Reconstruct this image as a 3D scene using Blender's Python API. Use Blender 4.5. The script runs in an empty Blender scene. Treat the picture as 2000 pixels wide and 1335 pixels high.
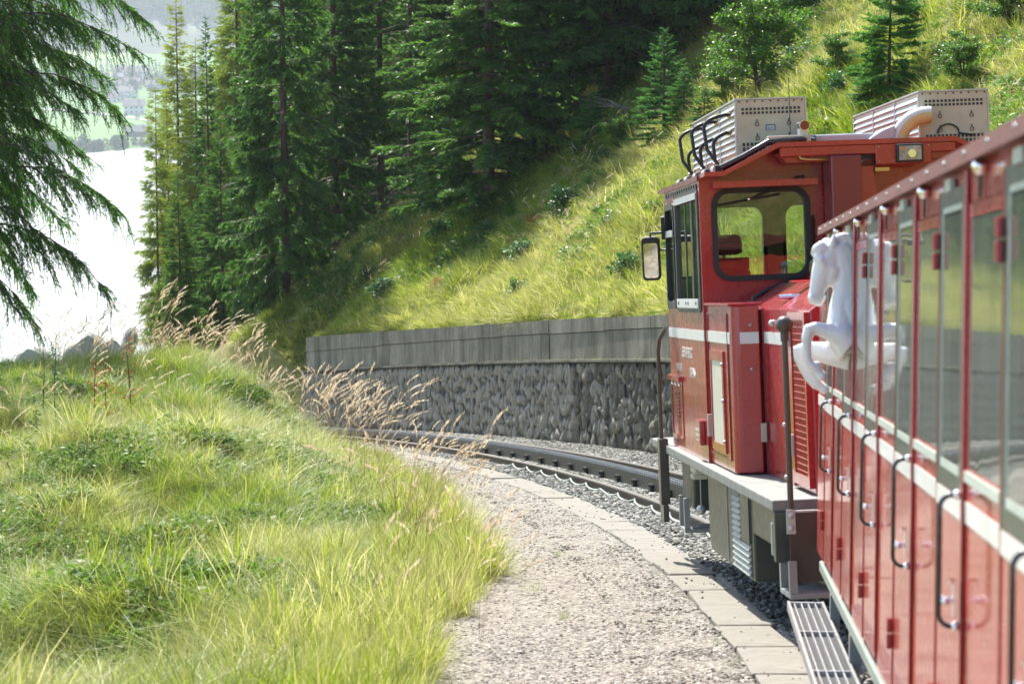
import bpy, bmesh, math, random
import numpy as np
from mathutils import Matrix, Vector

# ------------------------------------------------------------------ camera, world, sun
R = math.radians
scene = bpy.context.scene
COL = scene.collection
FPX, CX, CY, HOR = 5000.0, 1000.0, 667.5, -160.0
PITCH = math.atan((CY - HOR) / FPX)
cam_d = bpy.data.cameras.new('camera')
cam = bpy.data.objects.new('camera', cam_d)
COL.objects.link(cam)
cam.location = (0, 0, 0)
cam.rotation_euler = (math.pi / 2 - PITCH, 0, 0)
cam_d.sensor_width = 36.0
cam_d.lens = 36.0 * FPX / 2000.0
cam_d.clip_start = 0.1
cam_d.clip_end = 9000.0
cam_d.dof.use_dof = True
cam_d.dof.focus_distance = 23.0
cam_d.dof.aperture_fstop = 6.3
scene.camera = cam

SUN_AZ, SUN_EL = R(-17), R(46)
world = bpy.data.worlds.new('World')
scene.world = world
world.use_nodes = True
wn = world.node_tree
sky = wn.nodes.new('ShaderNodeTexSky')
sky.sky_type = 'NISHITA'
sky.sun_disc = False
sky.sun_elevation = SUN_EL
sky.sun_rotation = SUN_AZ % (2 * math.pi)
sky.altitude = 700
sky.dust_density = 2.0
bg = wn.nodes['Background']
bg.inputs['Strength'].default_value = 0.145
wn.links.new(sky.outputs['Color'], bg.inputs['Color'])

sun_d = bpy.data.lights.new('sun', 'SUN')
sun_d.energy = 4.6
sun_d.angle = R(0.55)
sun_d.color = (1.0, 0.94, 0.84)
sun = bpy.data.objects.new('sun', sun_d)
COL.objects.link(sun)
sv = Vector((math.sin(SUN_AZ) * math.cos(SUN_EL), math.cos(SUN_AZ) * math.cos(SUN_EL), math.sin(SUN_EL)))
sun.rotation_euler = sv.to_track_quat('Z', 'Y').to_euler()
sun.location = (0, 0, 60)

scene.view_settings.view_transform = 'Standard'
scene.view_settings.look = 'None'
scene.view_settings.gamma = 1.0
scene.view_settings.use_curve_mapping = False
scene.view_settings.exposure = 1.27
cy = scene.cycles
cy.use_denoising = True
cy.max_bounces = 8
cy.diffuse_bounces = 4
cy.glossy_bounces = 4
cy.transmission_bounces = 4
cy.transparent_max_bounces = 12
cy.volume_bounces = 0
cy.sample_clamp_indirect = 6.0
cy.caustics_reflective = False
cy.caustics_refractive = False

# ------------------------------------------------------------------ helpers
rng = np.random.default_rng(7)
random.seed(7)


def W(px, py, d):
    """photo pixel + distance along the optical axis -> world point"""
    xc = (px - CX) / FPX * d
    yc = (CY - py) / FPX * d
    return Vector((xc, d * math.cos(PITCH) + yc * math.sin(PITCH), -d * math.sin(PITCH) + yc * math.cos(PITCH)))


def tag(o, label=None, cat=None, group=None, kind=None):
    if label: o['label'] = label
    if cat: o['category'] = cat
    if group: o['group'] = group
    if kind: o['kind'] = kind
    return o


def empty(name, label, cat, loc=(0, 0, 0), group=None, mat=None):
    o = bpy.data.objects.new(name, None)
    o.empty_display_size = 0.3
    COL.objects.link(o)
    if mat is not None: o.matrix_world = mat
    else: o.location = loc
    return tag(o, label, cat, group)


def link_mesh(name, me, parent=None, mats=None):
    o = bpy.data.objects.new(name, me)
    COL.objects.link(o)
    if parent is not None: o.parent = parent
    if mats is not None and not me.materials:
        for m in (mats if isinstance(mats, (list, tuple)) else [mats]): me.materials.append(m)
    return o


def copy_tree(o, parent=None):
    c = o.copy()
    COL.objects.link(c)
    c.parent = parent
    for ch in list(o.children): copy_tree(ch, c)
    return c


def arr_mesh(name, V, F, mat=None, smooth=False, attrs=None, midx=None):
    """V (n,3), F (m,k): a mesh from arrays. attrs: dict of per-vertex floats"""
    V = np.ascontiguousarray(V, dtype=np.float32); F = np.ascontiguousarray(F, dtype=np.int32)
    me = bpy.data.meshes.new(name)
    m, k = F.shape
    me.vertices.add(len(V)); me.vertices.foreach_set('co', V.ravel())
    me.loops.add(m * k); me.loops.foreach_set('vertex_index', F.ravel())
    me.polygons.add(m)
    me.polygons.foreach_set('loop_start', np.arange(0, m * k, k, dtype=np.int32))
    if smooth: me.polygons.foreach_set('use_smooth', np.ones(m, dtype=bool))
    if mat is not None:
        for q in (mat if isinstance(mat, (list, tuple)) else [mat]): me.materials.append(q)
    if midx is not None: me.polygons.foreach_set('material_index', np.ascontiguousarray(midx, dtype=np.int32))
    me.update(calc_edges=True)
    for kk, a in (attrs or {}).items():
        at = me.attributes.new(kk, 'FLOAT', 'POINT')
        at.data.foreach_set('value', np.ascontiguousarray(a, dtype=np.float32))
    return me


class MB:
    """collects shapes; build() links them as one mesh object"""
    def __init__(self): self.v = []; self.f = []; self.s = []

    def add(self, vs, fs, smooth=False, M=None):
        n = len(self.v)
        if M is not None: vs = [M @ Vector(p) for p in vs]
        self.v += [tuple(p) for p in vs]
        self.f += [tuple(i + n for i in f) for f in fs]
        self.s += [smooth] * len(fs)
        return self

    def box(self, a, b, M=None):
        (x0, y0, z0), (x1, y1, z1) = a, b
        x0, x1 = min(x0, x1), max(x0, x1); y0, y1 = min(y0, y1), max(y0, y1); z0, z1 = min(z0, z1), max(z0, z1)
        vs = [(x0, y0, z0), (x1, y0, z0), (x1, y1, z0), (x0, y1, z0), (x0, y0, z1), (x1, y0, z1), (x1, y1, z1), (x0, y1, z1)]
        fs = [(3, 2, 1, 0), (4, 5, 6, 7), (0, 1, 5, 4), (1, 2, 6, 5), (2, 3, 7, 6), (3, 0, 4, 7)]
        return self.add(vs, fs, False, M)

    def prism(self, prof, axis, a, b, M=None, smooth=False):
        """prof: list of 2D points; extruded along axis from a to b (axis x: prof=(y,z); y: (x,z); z: (x,y))"""
        n = len(prof)
        def P(p, t): return {'x': (t, p[0], p[1]), 'y': (p[0], t, p[1]), 'z': (p[0], p[1], t)}[axis]
        vs = [P(p, a) for p in prof] + [P(p, b) for p in prof]
        fs = [tuple(range(n)), tuple(range(2 * n - 1, n - 1, -1))]
        fs += [(i, (i + n), (i + 1) % n + n, (i + 1) % n) for i in range(n)]
        return self.add(vs, fs, smooth, M)

    def tube(self, pts, r, n=8, caps=True, M=None):
        pts = [Vector(p) for p in pts]
        rs = r if isinstance(r, (list, tuple)) else [r] * len(pts)
        vs = []; fs = []
        t0 = (pts[1] - pts[0]).normalized()
        up = Vector((0, 0, 1)) if abs(t0.z) < 0.9 else Vector((1, 0, 0))
        nrm = t0.cross(up).normalized()
        for i, p in enumerate(pts):
            t = (pts[min(i + 1, len(pts) - 1)] - pts[max(i - 1, 0)]).normalized()
            nrm = (nrm - t * nrm.dot(t)).normalized()
            bi = t.cross(nrm)
            for k in range(n):
                a = 2 * math.pi * k / n
                vs.append(p + (nrm * math.cos(a) + bi * math.sin(a)) * rs[i])
        for i in range(len(pts) - 1):
            for k in range(n):
                fs.append((i * n + k, i * n + (k + 1) % n, (i + 1) * n + (k + 1) % n, (i + 1) * n + k))
        self.add(vs, fs, True, M)
        if caps:
            self.add([vs[k] for k in range(n)], [tuple(reversed(range(n)))], False, M)
            self.add([vs[-n + k] for k in range(n)], [tuple(range(n))], False, M)
        return self

    def ball(self, c, r, n=10, m=7, M=None, sq=(1, 1, 1)):
        vs = [(c[0], c[1], c[2] - r * sq[2])]; fs = []
        for i in range(1, m):
            th = math.pi * i / m
            for k in range(n):
                a = 2 * math.pi * k / n
                vs.append((c[0] + r * sq[0] * math.sin(th) * math.cos(a), c[1] + r * sq[1] * math.sin(th) * math.sin(a), c[2] - r * sq[2] * math.cos(th)))
        vs.append((c[0], c[1], c[2] + r * sq[2]))
        for k in range(n): fs.append((0, 1 + (k + 1) % n, 1 + k))
        for i in range(m - 2):
            for k in range(n):
                a = 1 + i * n + k; b = 1 + i * n + (k + 1) % n
                fs.append((a, b, b + n, a + n))
        last = len(vs) - 1; o = 1 + (m - 2) * n
        for k in range(n): fs.append((o + k, o + (k + 1) % n, last))
        return self.add(vs, fs, True, M)

    def ring(self, prof_out, prof_in, axis, a, b, M=None):
        """frame: outer and inner outlines of equal length, extruded along axis"""
        n = len(prof_out)
        def P(p, t): return {'x': (t, p[0], p[1]), 'y': (p[0], t, p[1]), 'z': (p[0], p[1], t)}[axis]
        vs = [P(p, a) for p in prof_out] + [P(p, a) for p in prof_in] + [P(p, b) for p in prof_out] + [P(p, b) for p in prof_in]
        fs = []
        for i in range(n):
            j = (i + 1) % n
            fs += [(i, j, j + n, i + n), (i + 2 * n, i + 3 * n, j + 3 * n, j + 2 * n), (i, i + 2 * n, j + 2 * n, j), (i + n, j + n, j + 3 * n, i + 3 * n)]
        return self.add(vs, fs, False, M)

    def build(self, name, mat, parent=None, bevel=0.0, seg=2, link=True):
        me = bpy.data.meshes.new(name)
        me.from_pydata(self.v, [], self.f)
        me.polygons.foreach_set('use_smooth', self.s)
        me.update()
        bm = bmesh.new(); bm.from_mesh(me)
        bmesh.ops.recalc_face_normals(bm, faces=bm.faces)
        if bevel:
            bmesh.ops.remove_doubles(bm, verts=bm.verts, dist=1e-5)
            es = [e for e in bm.edges if len(e.link_faces) == 2 and e.calc_face_angle(0) > 0.5 and not (e.link_faces[0].smooth and e.link_faces[1].smooth)]
            bmesh.ops.bevel(bm, geom=es, offset=bevel, segments=seg, profile=0.6, affect='EDGES', clamp_overlap=True)
        bm.to_mesh(me); bm.free()
        me.materials.append(mat)
        if not link: return me
        return link_mesh(name, me, parent)


def rrect(x0, x1, z0, z1, r, n=5):
    """rounded rectangle outline"""
    out = []
    for cx_, cz_, a0 in ((x1 - r, z1 - r, 0), (x0 + r, z1 - r, 90), (x0 + r, z0 + r, 180), (x1 - r, z0 + r, 270)):
        for i in range(n + 1):
            a = R(a0 + 90 * i / n)
            out.append((cx_ + r * math.cos(a), cz_ + r * math.sin(a)))
    return out


def arc_pts(c, r, a0, a1, n, plane='xz', t=0.0):
    out = []
    for i in range(n + 1):
        a = R(a0 + (a1 - a0) * i / n)
        p, q = c[0] + r * math.cos(a), c[1] + r * math.sin(a)
        out.append((p, t, q) if plane == 'xz' else ((t, p, q) if plane == 'yz' else (p, q, t)))
    return out


# value noise on arrays
def vnoise(x, y, seed=0):
    xi = np.floor(x).astype(np.int64); yi = np.floor(y).astype(np.int64)
    fx = x - xi; fy = y - yi
    fx = fx * fx * (3 - 2 * fx); fy = fy * fy * (3 - 2 * fy)
    def h(a, b):
        n = (a * 374761393 + b * 668265263 + seed * 974634777) & 0xffffffff
        n = ((n ^ (n >> 13)) * 1274126177) & 0xffffffff
        return ((n ^ (n >> 16)) & 0xffff) / 65535.0
    return (h(xi, yi) * (1 - fx) + h(xi + 1, yi) * fx) * (1 - fy) + (h(xi, yi + 1) * (1 - fx) + h(xi + 1, yi + 1) * fx) * fy


def fbm(x, y, seed=0, o=3):
    r = 0; a = 0.5; t = 0
    for i in range(o):
        r = r + a * vnoise(x * 2 ** i, y * 2 ** i, seed + i); t += a; a *= 0.5
    return r / t


def smooth01(t):
    t = np.clip(t, 0, 1)
    return t * t * (3 - 2 * t)


# ------------------------------------------------------------------ materials
def new_mat(name):
    m = bpy.data.materials.new(name); m.use_nodes = True
    nt = m.node_tree
    return m, nt, nt.nodes['Principled BSDF'], nt.nodes['Material Output']


def N(nt, t, **kw):
    n = nt.nodes.new(t)
    for k, v in kw.items():
        if hasattr(n, k): setattr(n, k, v)
        else: n.inputs[k].default_value = v
    return n


def ramp(nt, src, stops, interp='LINEAR'):
    r = nt.nodes.new('ShaderNodeValToRGB')
    r.color_ramp.interpolation = interp
    e = r.color_ramp.elements
    while len(e) > 1: e.remove(e[-1])
    e[0].position, e[0].color = stops[0][0], (*stops[0][1], 1)
    for p, c in stops[1:]:
        q = e.new(p); q.color = (*c, 1)
    nt.links.new(src, r.inputs['Fac'])
    return r.outputs['Color']


def noise(nt, scale, detail=4, rough=0.6, coord='Object', stretch=None):
    tc = nt.nodes.new('ShaderNodeTexCoord')
    n = N(nt, 'ShaderNodeTexNoise')
    n.inputs['Scale'].default_value = scale; n.inputs['Detail'].default_value = detail; n.inputs['Roughness'].default_value = rough
    if stretch:
        mp = nt.nodes.new('ShaderNodeMapping'); mp.inputs['Scale'].default_value = stretch
        nt.links.new(tc.outputs[coord], mp.inputs['Vector']); nt.links.new(mp.outputs['Vector'], n.inputs['Vector'])
    else:
        nt.links.new(tc.outputs[coord], n.inputs['Vector'])
    return n.outputs['Fac']


def bump(nt, b, src, strength=0.3, dist=0.02):
    n = nt.nodes.new('ShaderNodeBump')
    n.inputs['Strength'].default_value = strength; n.inputs['Distance'].default_value = dist
    nt.links.new(src, n.inputs['Height']); nt.links.new(n.outputs['Normal'], b.inputs['Normal'])


def paint(name, col, rough=0.35, coat=0.0, var=0.12, scale=3.0, metal=0.0, bmp=0.0, dirt=None):
    m, nt, b, out = new_mat(name)
    f = noise(nt, scale, 5, 0.65)
    lo = tuple(c * (1 - var) for c in col); hi = tuple(min(1, c * (1 + var)) for c in col)
    c = ramp(nt, f, [(0.3, lo), (0.7, hi)])
    if dirt:
        f2 = noise(nt, scale * 2.3, 8, 0.75, stretch=(1, 1, 0.25))
        mx = N(nt, 'ShaderNodeMix', data_type='RGBA')
        k = ramp(nt, f2, [(0.56, (0, 0, 0)), (0.74, (0.55, 0.55, 0.55))])
        nt.links.new(k, mx.inputs['Factor']); nt.links.new(c, mx.inputs['A']); mx.inputs['B'].default_value = (*dirt, 1)
        c = mx.outputs['Result']
    nt.links.new(c, b.inputs['Base Color'])
    rr = ramp(nt, noise(nt, scale * 4, 4, 0.6), [(0.3, (rough * 0.8,) * 3), (0.7, (min(1, rough * 1.25),) * 3)])
    nt.links.new(rr, b.inputs['Roughness'])
    b.inputs['Metallic'].default_value = metal
    b.inputs['Coat Weight'].default_value = coat
    b.inputs['Coat Roughness'].default_value = 0.06
    if bmp: bump(nt, b, noise(nt, scale * 12, 3, 0.6), bmp, 0.01)
    return m


def leaf_mat(name, stops, trans=0.4, rough=0.5, src='mix', spec=0.3, tcol=1.3):
    """foliage: per-vertex 'bl' and per-instance 'tint' choose the colour; thin and translucent"""
    m, nt, b, out = new_mat(name)
    a = N(nt, 'ShaderNodeAttribute', attribute_name='bl')
    t = N(nt, 'ShaderNodeAttribute', attribute_name='tint'); t.attribute_type = 'INSTANCER'
    if src == 'mix':
        ad = N(nt, 'ShaderNodeMath', operation='ADD'); nt.links.new(a.outputs['Fac'], ad.inputs[0]); nt.links.new(t.outputs['Fac'], ad.inputs[1])
        ml = N(nt, 'ShaderNodeMath', operation='MULTIPLY'); nt.links.new(ad.outputs[0], ml.inputs[0]); ml.inputs[1].default_value = 0.5
        f = ml.outputs[0]
    else:
        oi = nt.nodes.new('ShaderNodeObjectInfo')
        ml = N(nt, 'ShaderNodeMath', operation='MULTIPLY_ADD'); nt.links.new(oi.outputs['Random'], ml.inputs[0]); ml.inputs[1].default_value = 0.3
        ml2 = N(nt, 'ShaderNodeMath', operation='MULTIPLY'); nt.links.new(a.outputs['Fac'], ml2.inputs[0]); ml2.inputs[1].default_value = 0.7
        nt.links.new(ml2.outputs[0], ml.inputs[2]); f = ml.outputs[0]
    c = ramp(nt, f, stops)
    nt.links.new(c, b.inputs['Base Color'])
    b.inputs['Roughness'].default_value = rough
    b.inputs['Specular IOR Level'].default_value = spec
    tr = nt.nodes.new('ShaderNodeBsdfTranslucent')
    hs = nt.nodes.new('ShaderNodeHueSaturation'); hs.inputs['Value'].default_value = tcol; hs.inputs['Saturation'].default_value = 1.1
    nt.links.new(c, hs.inputs['Color']); nt.links.new(hs.outputs['Color'], tr.inputs['Color'])
    mx = nt.nodes.new('ShaderNodeMixShader'); mx.inputs['Fac'].default_value = trans
    nt.links.new(b.outputs['BSDF'], mx.inputs[1]); nt.links.new(tr.outputs['BSDF'], mx.inputs[2])
    nt.links.new(mx.outputs['Shader'], out.inputs['Surface'])
    return m


def glass(name, tint=(0.75, 0.85, 0.8), rough=0.02, base=0.06, pale_veil=0.0):
    m, nt, b, out = new_mat(name)
    nt.nodes.remove(b)
    gl = N(nt, 'ShaderNodeBsdfGlossy'); gl.inputs['Roughness'].default_value = rough; gl.inputs['Color'].default_value = (1, 1, 1, 1)
    tr = N(nt, 'ShaderNodeBsdfTransparent'); tr.inputs['Color'].default_value = (*tint, 1)
    fr = N(nt, 'ShaderNodeFresnel'); fr.inputs['IOR'].default_value = 1.55
    ad = N(nt, 'ShaderNodeMath', operation='ADD', use_clamp=True); nt.links.new(fr.outputs[0], ad.inputs[0]); ad.inputs[1].default_value = base
    mx = N(nt, 'ShaderNodeMixShader')
    nt.links.new(ad.outputs[0], mx.inputs['Fac']); nt.links.new(tr.outputs[0], mx.inputs[1]); nt.links.new(gl.outputs[0], mx.inputs[2])
    sh = mx.outputs[0]
    if pale_veil:  # diffuse layer paints a pale haze over the panes
        df = N(nt, 'ShaderNodeBsdfDiffuse'); df.inputs['Color'].default_value = (0.55, 0.60, 0.52, 1)
        m2 = N(nt, 'ShaderNodeMixShader'); k_ = ramp(nt, noise(nt, 2.2, 6, .7, stretch=(1, 1, .4)), [(.3, (pale_veil * .7,) * 3), (.75, (pale_veil * 1.5,) * 3)])
        nt.links.new(k_, m2.inputs['Fac']); nt.links.new(sh, m2.inputs[1]); nt.links.new(df.outputs[0], m2.inputs[2]); sh = m2.outputs[0]
    nt.links.new(sh, out.inputs['Surface'])
    nz = noise(nt, 5.0, 2, 0.5, stretch=(1, 1.6, 1))
    bp = nt.nodes.new('ShaderNodeBump'); bp.inputs['Strength'].default_value = 0.025; bp.inputs['Distance'].default_value = 0.02
    nt.links.new(nz, bp.inputs['Height']); nt.links.new(bp.outputs['Normal'], gl.inputs['Normal'])
    return m


M = {}
M['red'] = paint('red_paint', (0.36, 0.020, 0.024), 0.26, 0.6, 0.16, 1.6, dirt=(0.27, 0.035, 0.032))
M['coach_red'] = paint('coach_red_paint', (0.46, 0.036, 0.032), 0.28, 0.6, 0.10, 2.0, dirt=(0.36, 0.085, 0.07))
M['dark_red'] = paint('dark_and_shaded_red', (0.17, 0.012, 0.02), 0.35, 0.4, 0.15, 3)
M['white'] = paint('white_paint', (0.72, 0.73, 0.70), 0.35, 0.3, 0.06, 4)
M['cream'] = paint('cream_paint', (0.50, 0.48, 0.37), 0.5, 0.1, 0.10, 6, dirt=(0.28, 0.25, 0.17))
M['beige_panel'] = paint('beige_panel', (0.56, 0.55, 0.44), 0.5, 0.1, 0.08, 6)
M['green_grey'] = paint('green_grey_paint', (0.050, 0.056, 0.042), 0.45, 0.15, 0.2, 4, dirt=(0.10, 0.095, 0.07))
M['brown_grey'] = paint('brown_grey_paint', (0.060, 0.052, 0.042), 0.4, 0.2, 0.15, 4)
M['deck'] = paint('deck_grey', (0.19, 0.20, 0.185), 0.6, 0.0, 0.25, 9, bmp=0.2, dirt=(0.12, 0.12, 0.1))
M['grey_metal'] = paint('grey_metal', (0.30, 0.31, 0.30), 0.45, 0.0, 0.15, 7, metal=0.3)
M['zinc'] = paint('zinc', (0.48, 0.50, 0.50), 0.4, 0.0, 0.15, 8, metal=0.5)
M['steel'] = paint('dark_steel', (0.10, 0.10, 0.095), 0.45, 0.0, 0.2, 8, metal=0.7)
M['rail_top'] = paint('rail_steel', (0.34, 0.33, 0.31), 0.30, 0.0, 0.15, 10, metal=0.8)
M['rail_rust'] = paint('rusty_steel', (0.085, 0.066, 0.05), 0.7, 0.0, 0.3, 12)
M['rack'] = paint('greasy_rack_steel', (0.040, 0.042, 0.038), 0.45, 0.0, 0.3, 14, metal=0.4)
M['chrome'] = paint('chrome', (0.85, 0.85, 0.86), 0.08, 0.0, 0.02, 4, metal=1.0)
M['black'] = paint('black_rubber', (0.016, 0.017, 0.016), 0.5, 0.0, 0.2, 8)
M['black_gloss'] = paint('black_paint', (0.02, 0.02, 0.02), 0.25, 0.3, 0.1, 8)
M['ac_blue'] = paint('pale_blue_paint', (0.42, 0.48, 0.50), 0.4, 0.2, 0.06, 4)
M['pipe'] = paint('aged_white_pipe', (0.58, 0.60, 0.55), 0.4, 0.2, 0.06, 3)
M['pipe_in'] = paint('yellowed_shaded_pipe', (0.50, 0.46, 0.20), 0.5, 0.0, 0.3, 5)
M['brass'] = paint('brass', (0.55, 0.42, 0.16), 0.35, 0.0, 0.1, 6, metal=0.8)
M['seat'] = paint('seat_fabric', (0.030, 0.032, 0.036), 0.8, 0.0, 0.2, 9)
M['seat_red'] = paint('seat_red', (0.33, 0.05, 0.06), 0.7, 0.0, 0.15, 9)
M['interior'] = paint('interior_panel', (0.55, 0.40, 0.22), 0.6, 0.0, 0.1, 3)
M['dark_in'] = paint('dark_interior', (0.035, 0.04, 0.036), 0.7, 0.0, 0.1, 3)
M['louvre'] = paint('louvre_grey', (0.26, 0.28, 0.25), 0.5, 0.0, 0.2, 9)
M['lens'] = paint('ribbed_lens', (0.30, 0.30, 0.27), 0.12, 0.8, 0.6, 26)
M['amber'] = paint('amber_lens', (0.6, 0.22, 0.05), 0.1, 0.5, 0.05, 6)
M['red_lamp'] = paint('dark_red_lens', (0.16, 0.008, 0.02), 0.08, 0.8, 0.05, 6)
M['sticker_blue'] = paint('sticker_blue', (0.10, 0.15, 0.22), 0.4, 0.2, 0.1, 30)
M['sticker'] = paint('sticker_grey_white', (0.42, 0.46, 0.50), 0.4, 0.2, 0.08, 30)
M['horse'] = paint('white_gloss_plaster', (0.80, 0.80, 0.80), 0.16, 0.4, 0.02, 3)
M['frame_green'] = paint('door_edge_green', (0.035, 0.055, 0.045), 0.35, 0.2, 0.15, 5)
M['pale_frame'] = paint('pale_window_bead', (0.45, 0.52, 0.46), 0.4, 0.2, 0.1, 5)
M['eave'] = paint('weathered_eave', (0.15, 0.045, 0.040), 0.6, 0.1, 0.3, 5, dirt=(0.17, 0.10, 0.07))
M['sole'] = paint('grey_green_sole', (0.24, 0.28, 0.24), 0.45, 0.1, 0.15, 5)
M['grate'] = paint('grating_grey', (0.24, 0.24, 0.235), 0.5, 0.0, 0.25, 14, metal=0.2)
M['grate_dark'] = paint('grating_dark', (0.030, 0.030, 0.033), 0.8, 0.0, 0.3, 30, bmp=0.4)
M['glass'] = glass('coach_glass', (0.70, 0.82, 0.74), 0.03, 0.03, 0.09)
M['cab_glass'] = glass('cab_glass', (0.86, 0.92, 0.88), 0.01, 0.02)
M['side_glass'] = glass('side_glass', (0.45, 0.52, 0.48), 0.02, 0.10)
M['mirror'] = paint('mirror', (0.80, 0.82, 0.80), 0.03, 0.0, 0.01, 2, metal=1.0)
M['cable_pale'] = paint('pale_cable', (0.33, 0.40, 0.35), 0.4, 0.1, 0.1, 8)
# ------------------------------------------------------------------ the line of the track
TX0, TPSI, TK0, TK1, TK2, TG, TGV, TH = 1.61618, 0.17032, 0.0164682, -0.000487285, 6.20814e-06, 0.148182, 0.000638837, 1.736268
DS = 0.05
_s = np.arange(-170, 170, DS)
_sc = np.clip(_s, 0, 45); _neg = np.where(_s < -4, 0.0, 1.0)
_k = TK0 + TK1 * _sc + TK2 * _sc ** 2 + 0.00035 * np.clip(_s - 50, 0, 40)
_k = _k * _neg
_i0 = int(np.argmin(np.abs(_s)))
_psi = TPSI - np.cumsum(_k) * DS; _psi -= _psi[_i0] - TPSI
_cx = np.cumsum(np.sin(_psi)) * DS; _cx += TX0 - _cx[_i0]
_cy = np.cumsum(np.cos(_psi)) * DS; _cy -= _cy[_i0]
_sz = np.clip(_s, -40, 90)
_cz = -TH - (TG * _s + np.where(_s > 0, TGV * _sz ** 2 / 2, 0))


def tr(s):
    return np.interp(s, _s, _cx), np.interp(s, _s, _cy), np.interp(s, _s, _cz), np.interp(s, _s, _psi)


def TP(s, lat, h):
    """track coordinates (distance, sideways, height above rail) -> world arrays (n,3)"""
    s, lat, h = np.broadcast_arrays(np.asarray(s, float), np.asarray(lat, float), np.asarray(h, float))
    x, y, z, p = tr(s)
    return np.stack([x + lat * np.cos(p), y - lat * np.sin(p), z + h], -1)


def TMat(s, lat, h, level=False):
    x, y, z, p = (float(q) for q in tr(s))
    f = Vector((math.sin(p), math.cos(p), -(TG + TGV * max(s, 0)))) if not level else Vector((math.sin(p), math.cos(p), 0))
    f.normalize(); r = f.cross(Vector((0, 0, 1))).normalized(); u = r.cross(f)
    o = TP(s, lat, h)
    m = Matrix((r, f, u)).transposed().to_4x4(); m.translation = Vector(o)
    return m


def wall_top(s): return np.interp(s, [20, 33, 60], [1.84, 1.87, 2.03])


def bank(s): return np.interp(s, [-20, 0, 8, 13, 20, 27, 34, 39, 43, 47, 54, 70, 170], [-.5, -.45, -.42, -.34, .10, .55, .95, 1.12, 1.0, .55, -.3, -1.2, -1.2])


WALL_S0, WALL_S1, WALL_LAT = 21.0, 60.5, 2.2


def ground_h(s, lat):
    s, lat = np.broadcast_arrays(np.asarray(s, float), np.asarray(lat, float))
    x, y, z, p = tr(s)
    wx = x + lat * np.cos(p); wy = y - lat * np.sin(p)
    bed = np.interp(lat, [-2.6, -1.7, -1.45, -1.43, -1.12, -1.10, -.9, .95, 1.5, 2.3], [-.04, -.046, -.050, -.095, -.095, -.060, -.10, -.11, -.15, -.16])
    bed = bed + (fbm(wx * 2.2, wy * 2.2, 3) - .5) * .026
    L = -lat
    edge = np.interp(s, [10, 13, 15, 18, 22, 40], [2.85, 2.8, 2.6, 2.6, 2.45, 2.3]) + (fbm(wx * .5, wy * .5, 11) - .5) * .4
    t = smooth01((L - edge) / 2.3)
    mound = (fbm(wx * .28, wy * .28, 21, 3) - .5) * 1.15 + (fbm(wx * .9, wy * .9, 31, 2) - .5) * .60
    Ld = np.interp(s, [-10, 0, 20, 40, 48, 60], [7, 7.2, 8.2, 8.6, 5, 3.2])
    over = np.clip(L - Ld, 0, None)
    drop = -0.75 * (over - 1.2 * (1 - np.exp(-over / 1.2)))
    left = -.05 + t * (bank(s) + .05 + mound * np.clip((L - 2.3) / 2.5, 0, 1)) + drop
    # right hand hillside
    e = np.where((s > WALL_S0) & (s < WALL_S1), 1.0, 0.0)
    e = smooth01((s - WALL_S0 + 1) / 2) * smooth01((WALL_S1 + 1.0 - s) / 2.0)
    foot = np.where(e > 0.5, wall_top(s) - .05, -.1)
    foot = -.1 + e * (wall_top(s) - .05 + .1)
    rr = np.clip(lat - 2.5, 0, None)
    hill = foot + 0.80 * rr - 0.004 * np.clip(rr - 8, 0, 60) ** 1.5 + ((fbm(wx * .22, wy * .22, 41, 3) - .5) * 1.3 + (fbm(wx * .8, wy * .8, 51, 3) - .5) * .45) * np.clip(rr / 2.0, 0, 1)
    # past the end of the wall the hill foot runs straight on while the track bends away: the ground between falls to the lake
    u = ((wx + 6.2) + .10 * (wy - 59.0)) / math.hypot(1, .10)
    zb = -10.3 - .147 * (wy - 59.0)
    alt = zb + np.where(u > 0, .80 * u, .55 * u) + (fbm(wx * .22, wy * .22, 41, 3) - .5) * 1.2 + .3
    wA = smooth01((s - 59.0) / 7.0)
    hill = hill * (1 - wA) + (alt - z) * wA
    right = np.where(lat > 2.43, hill, bed)
    return np.where(L > 2.0, left, np.where(lat > 2.43, right, bed))


def GP(s, lat, dh=0.0): return TP(s, lat, ground_h(s, lat) + dh)


def ray_ground(px, py, lo=8.0, hi=160.0):
    """first ground point under a photo pixel: (s, lat, world point)"""
    ds_ = np.arange(lo, hi, 0.25)
    P = np.array([W(px, py, d) for d in ds_])
    for p in P:
        s, lat = to_track(p[0], p[1])
        if p[2] <= tr(s)[2] + ground_h(s, lat): return s, lat, Vector((p[0], p[1], float(tr(s)[2] + ground_h(s, lat))))
    return None


def to_track(x, y):
    i = int(np.argmin((_cx - x) ** 2 + (_cy - y) ** 2))
    p = _psi[i]
    return _s[i], (x - _cx[i]) * math.cos(p) - (y - _cy[i]) * math.sin(p)


def ground_at(x, y):
    s, lat = to_track(x, y)
    return Vector((x, y, float(tr(s)[2] + ground_h(s, lat))))


# ground materials
def ground_mat():
    m, nt, b, out = new_mat('hillside_soil')
    f = noise(nt, 1.2, 6, 0.7)
    c = ramp(nt, f, [(0.3, (0.09, 0.095, 0.026)), (0.5, (0.18, 0.175, 0.055)), (0.7, (0.27, 0.22, 0.105))])
    nt.links.new(c, b.inputs['Base Color']); b.inputs['Roughness'].default_value = 1.0
    b.inputs['Specular IOR Level'].default_value = 0.1
    bump(nt, b, noise(nt, 9, 4, 0.7), 0.6, 0.08)
    return m


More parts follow.
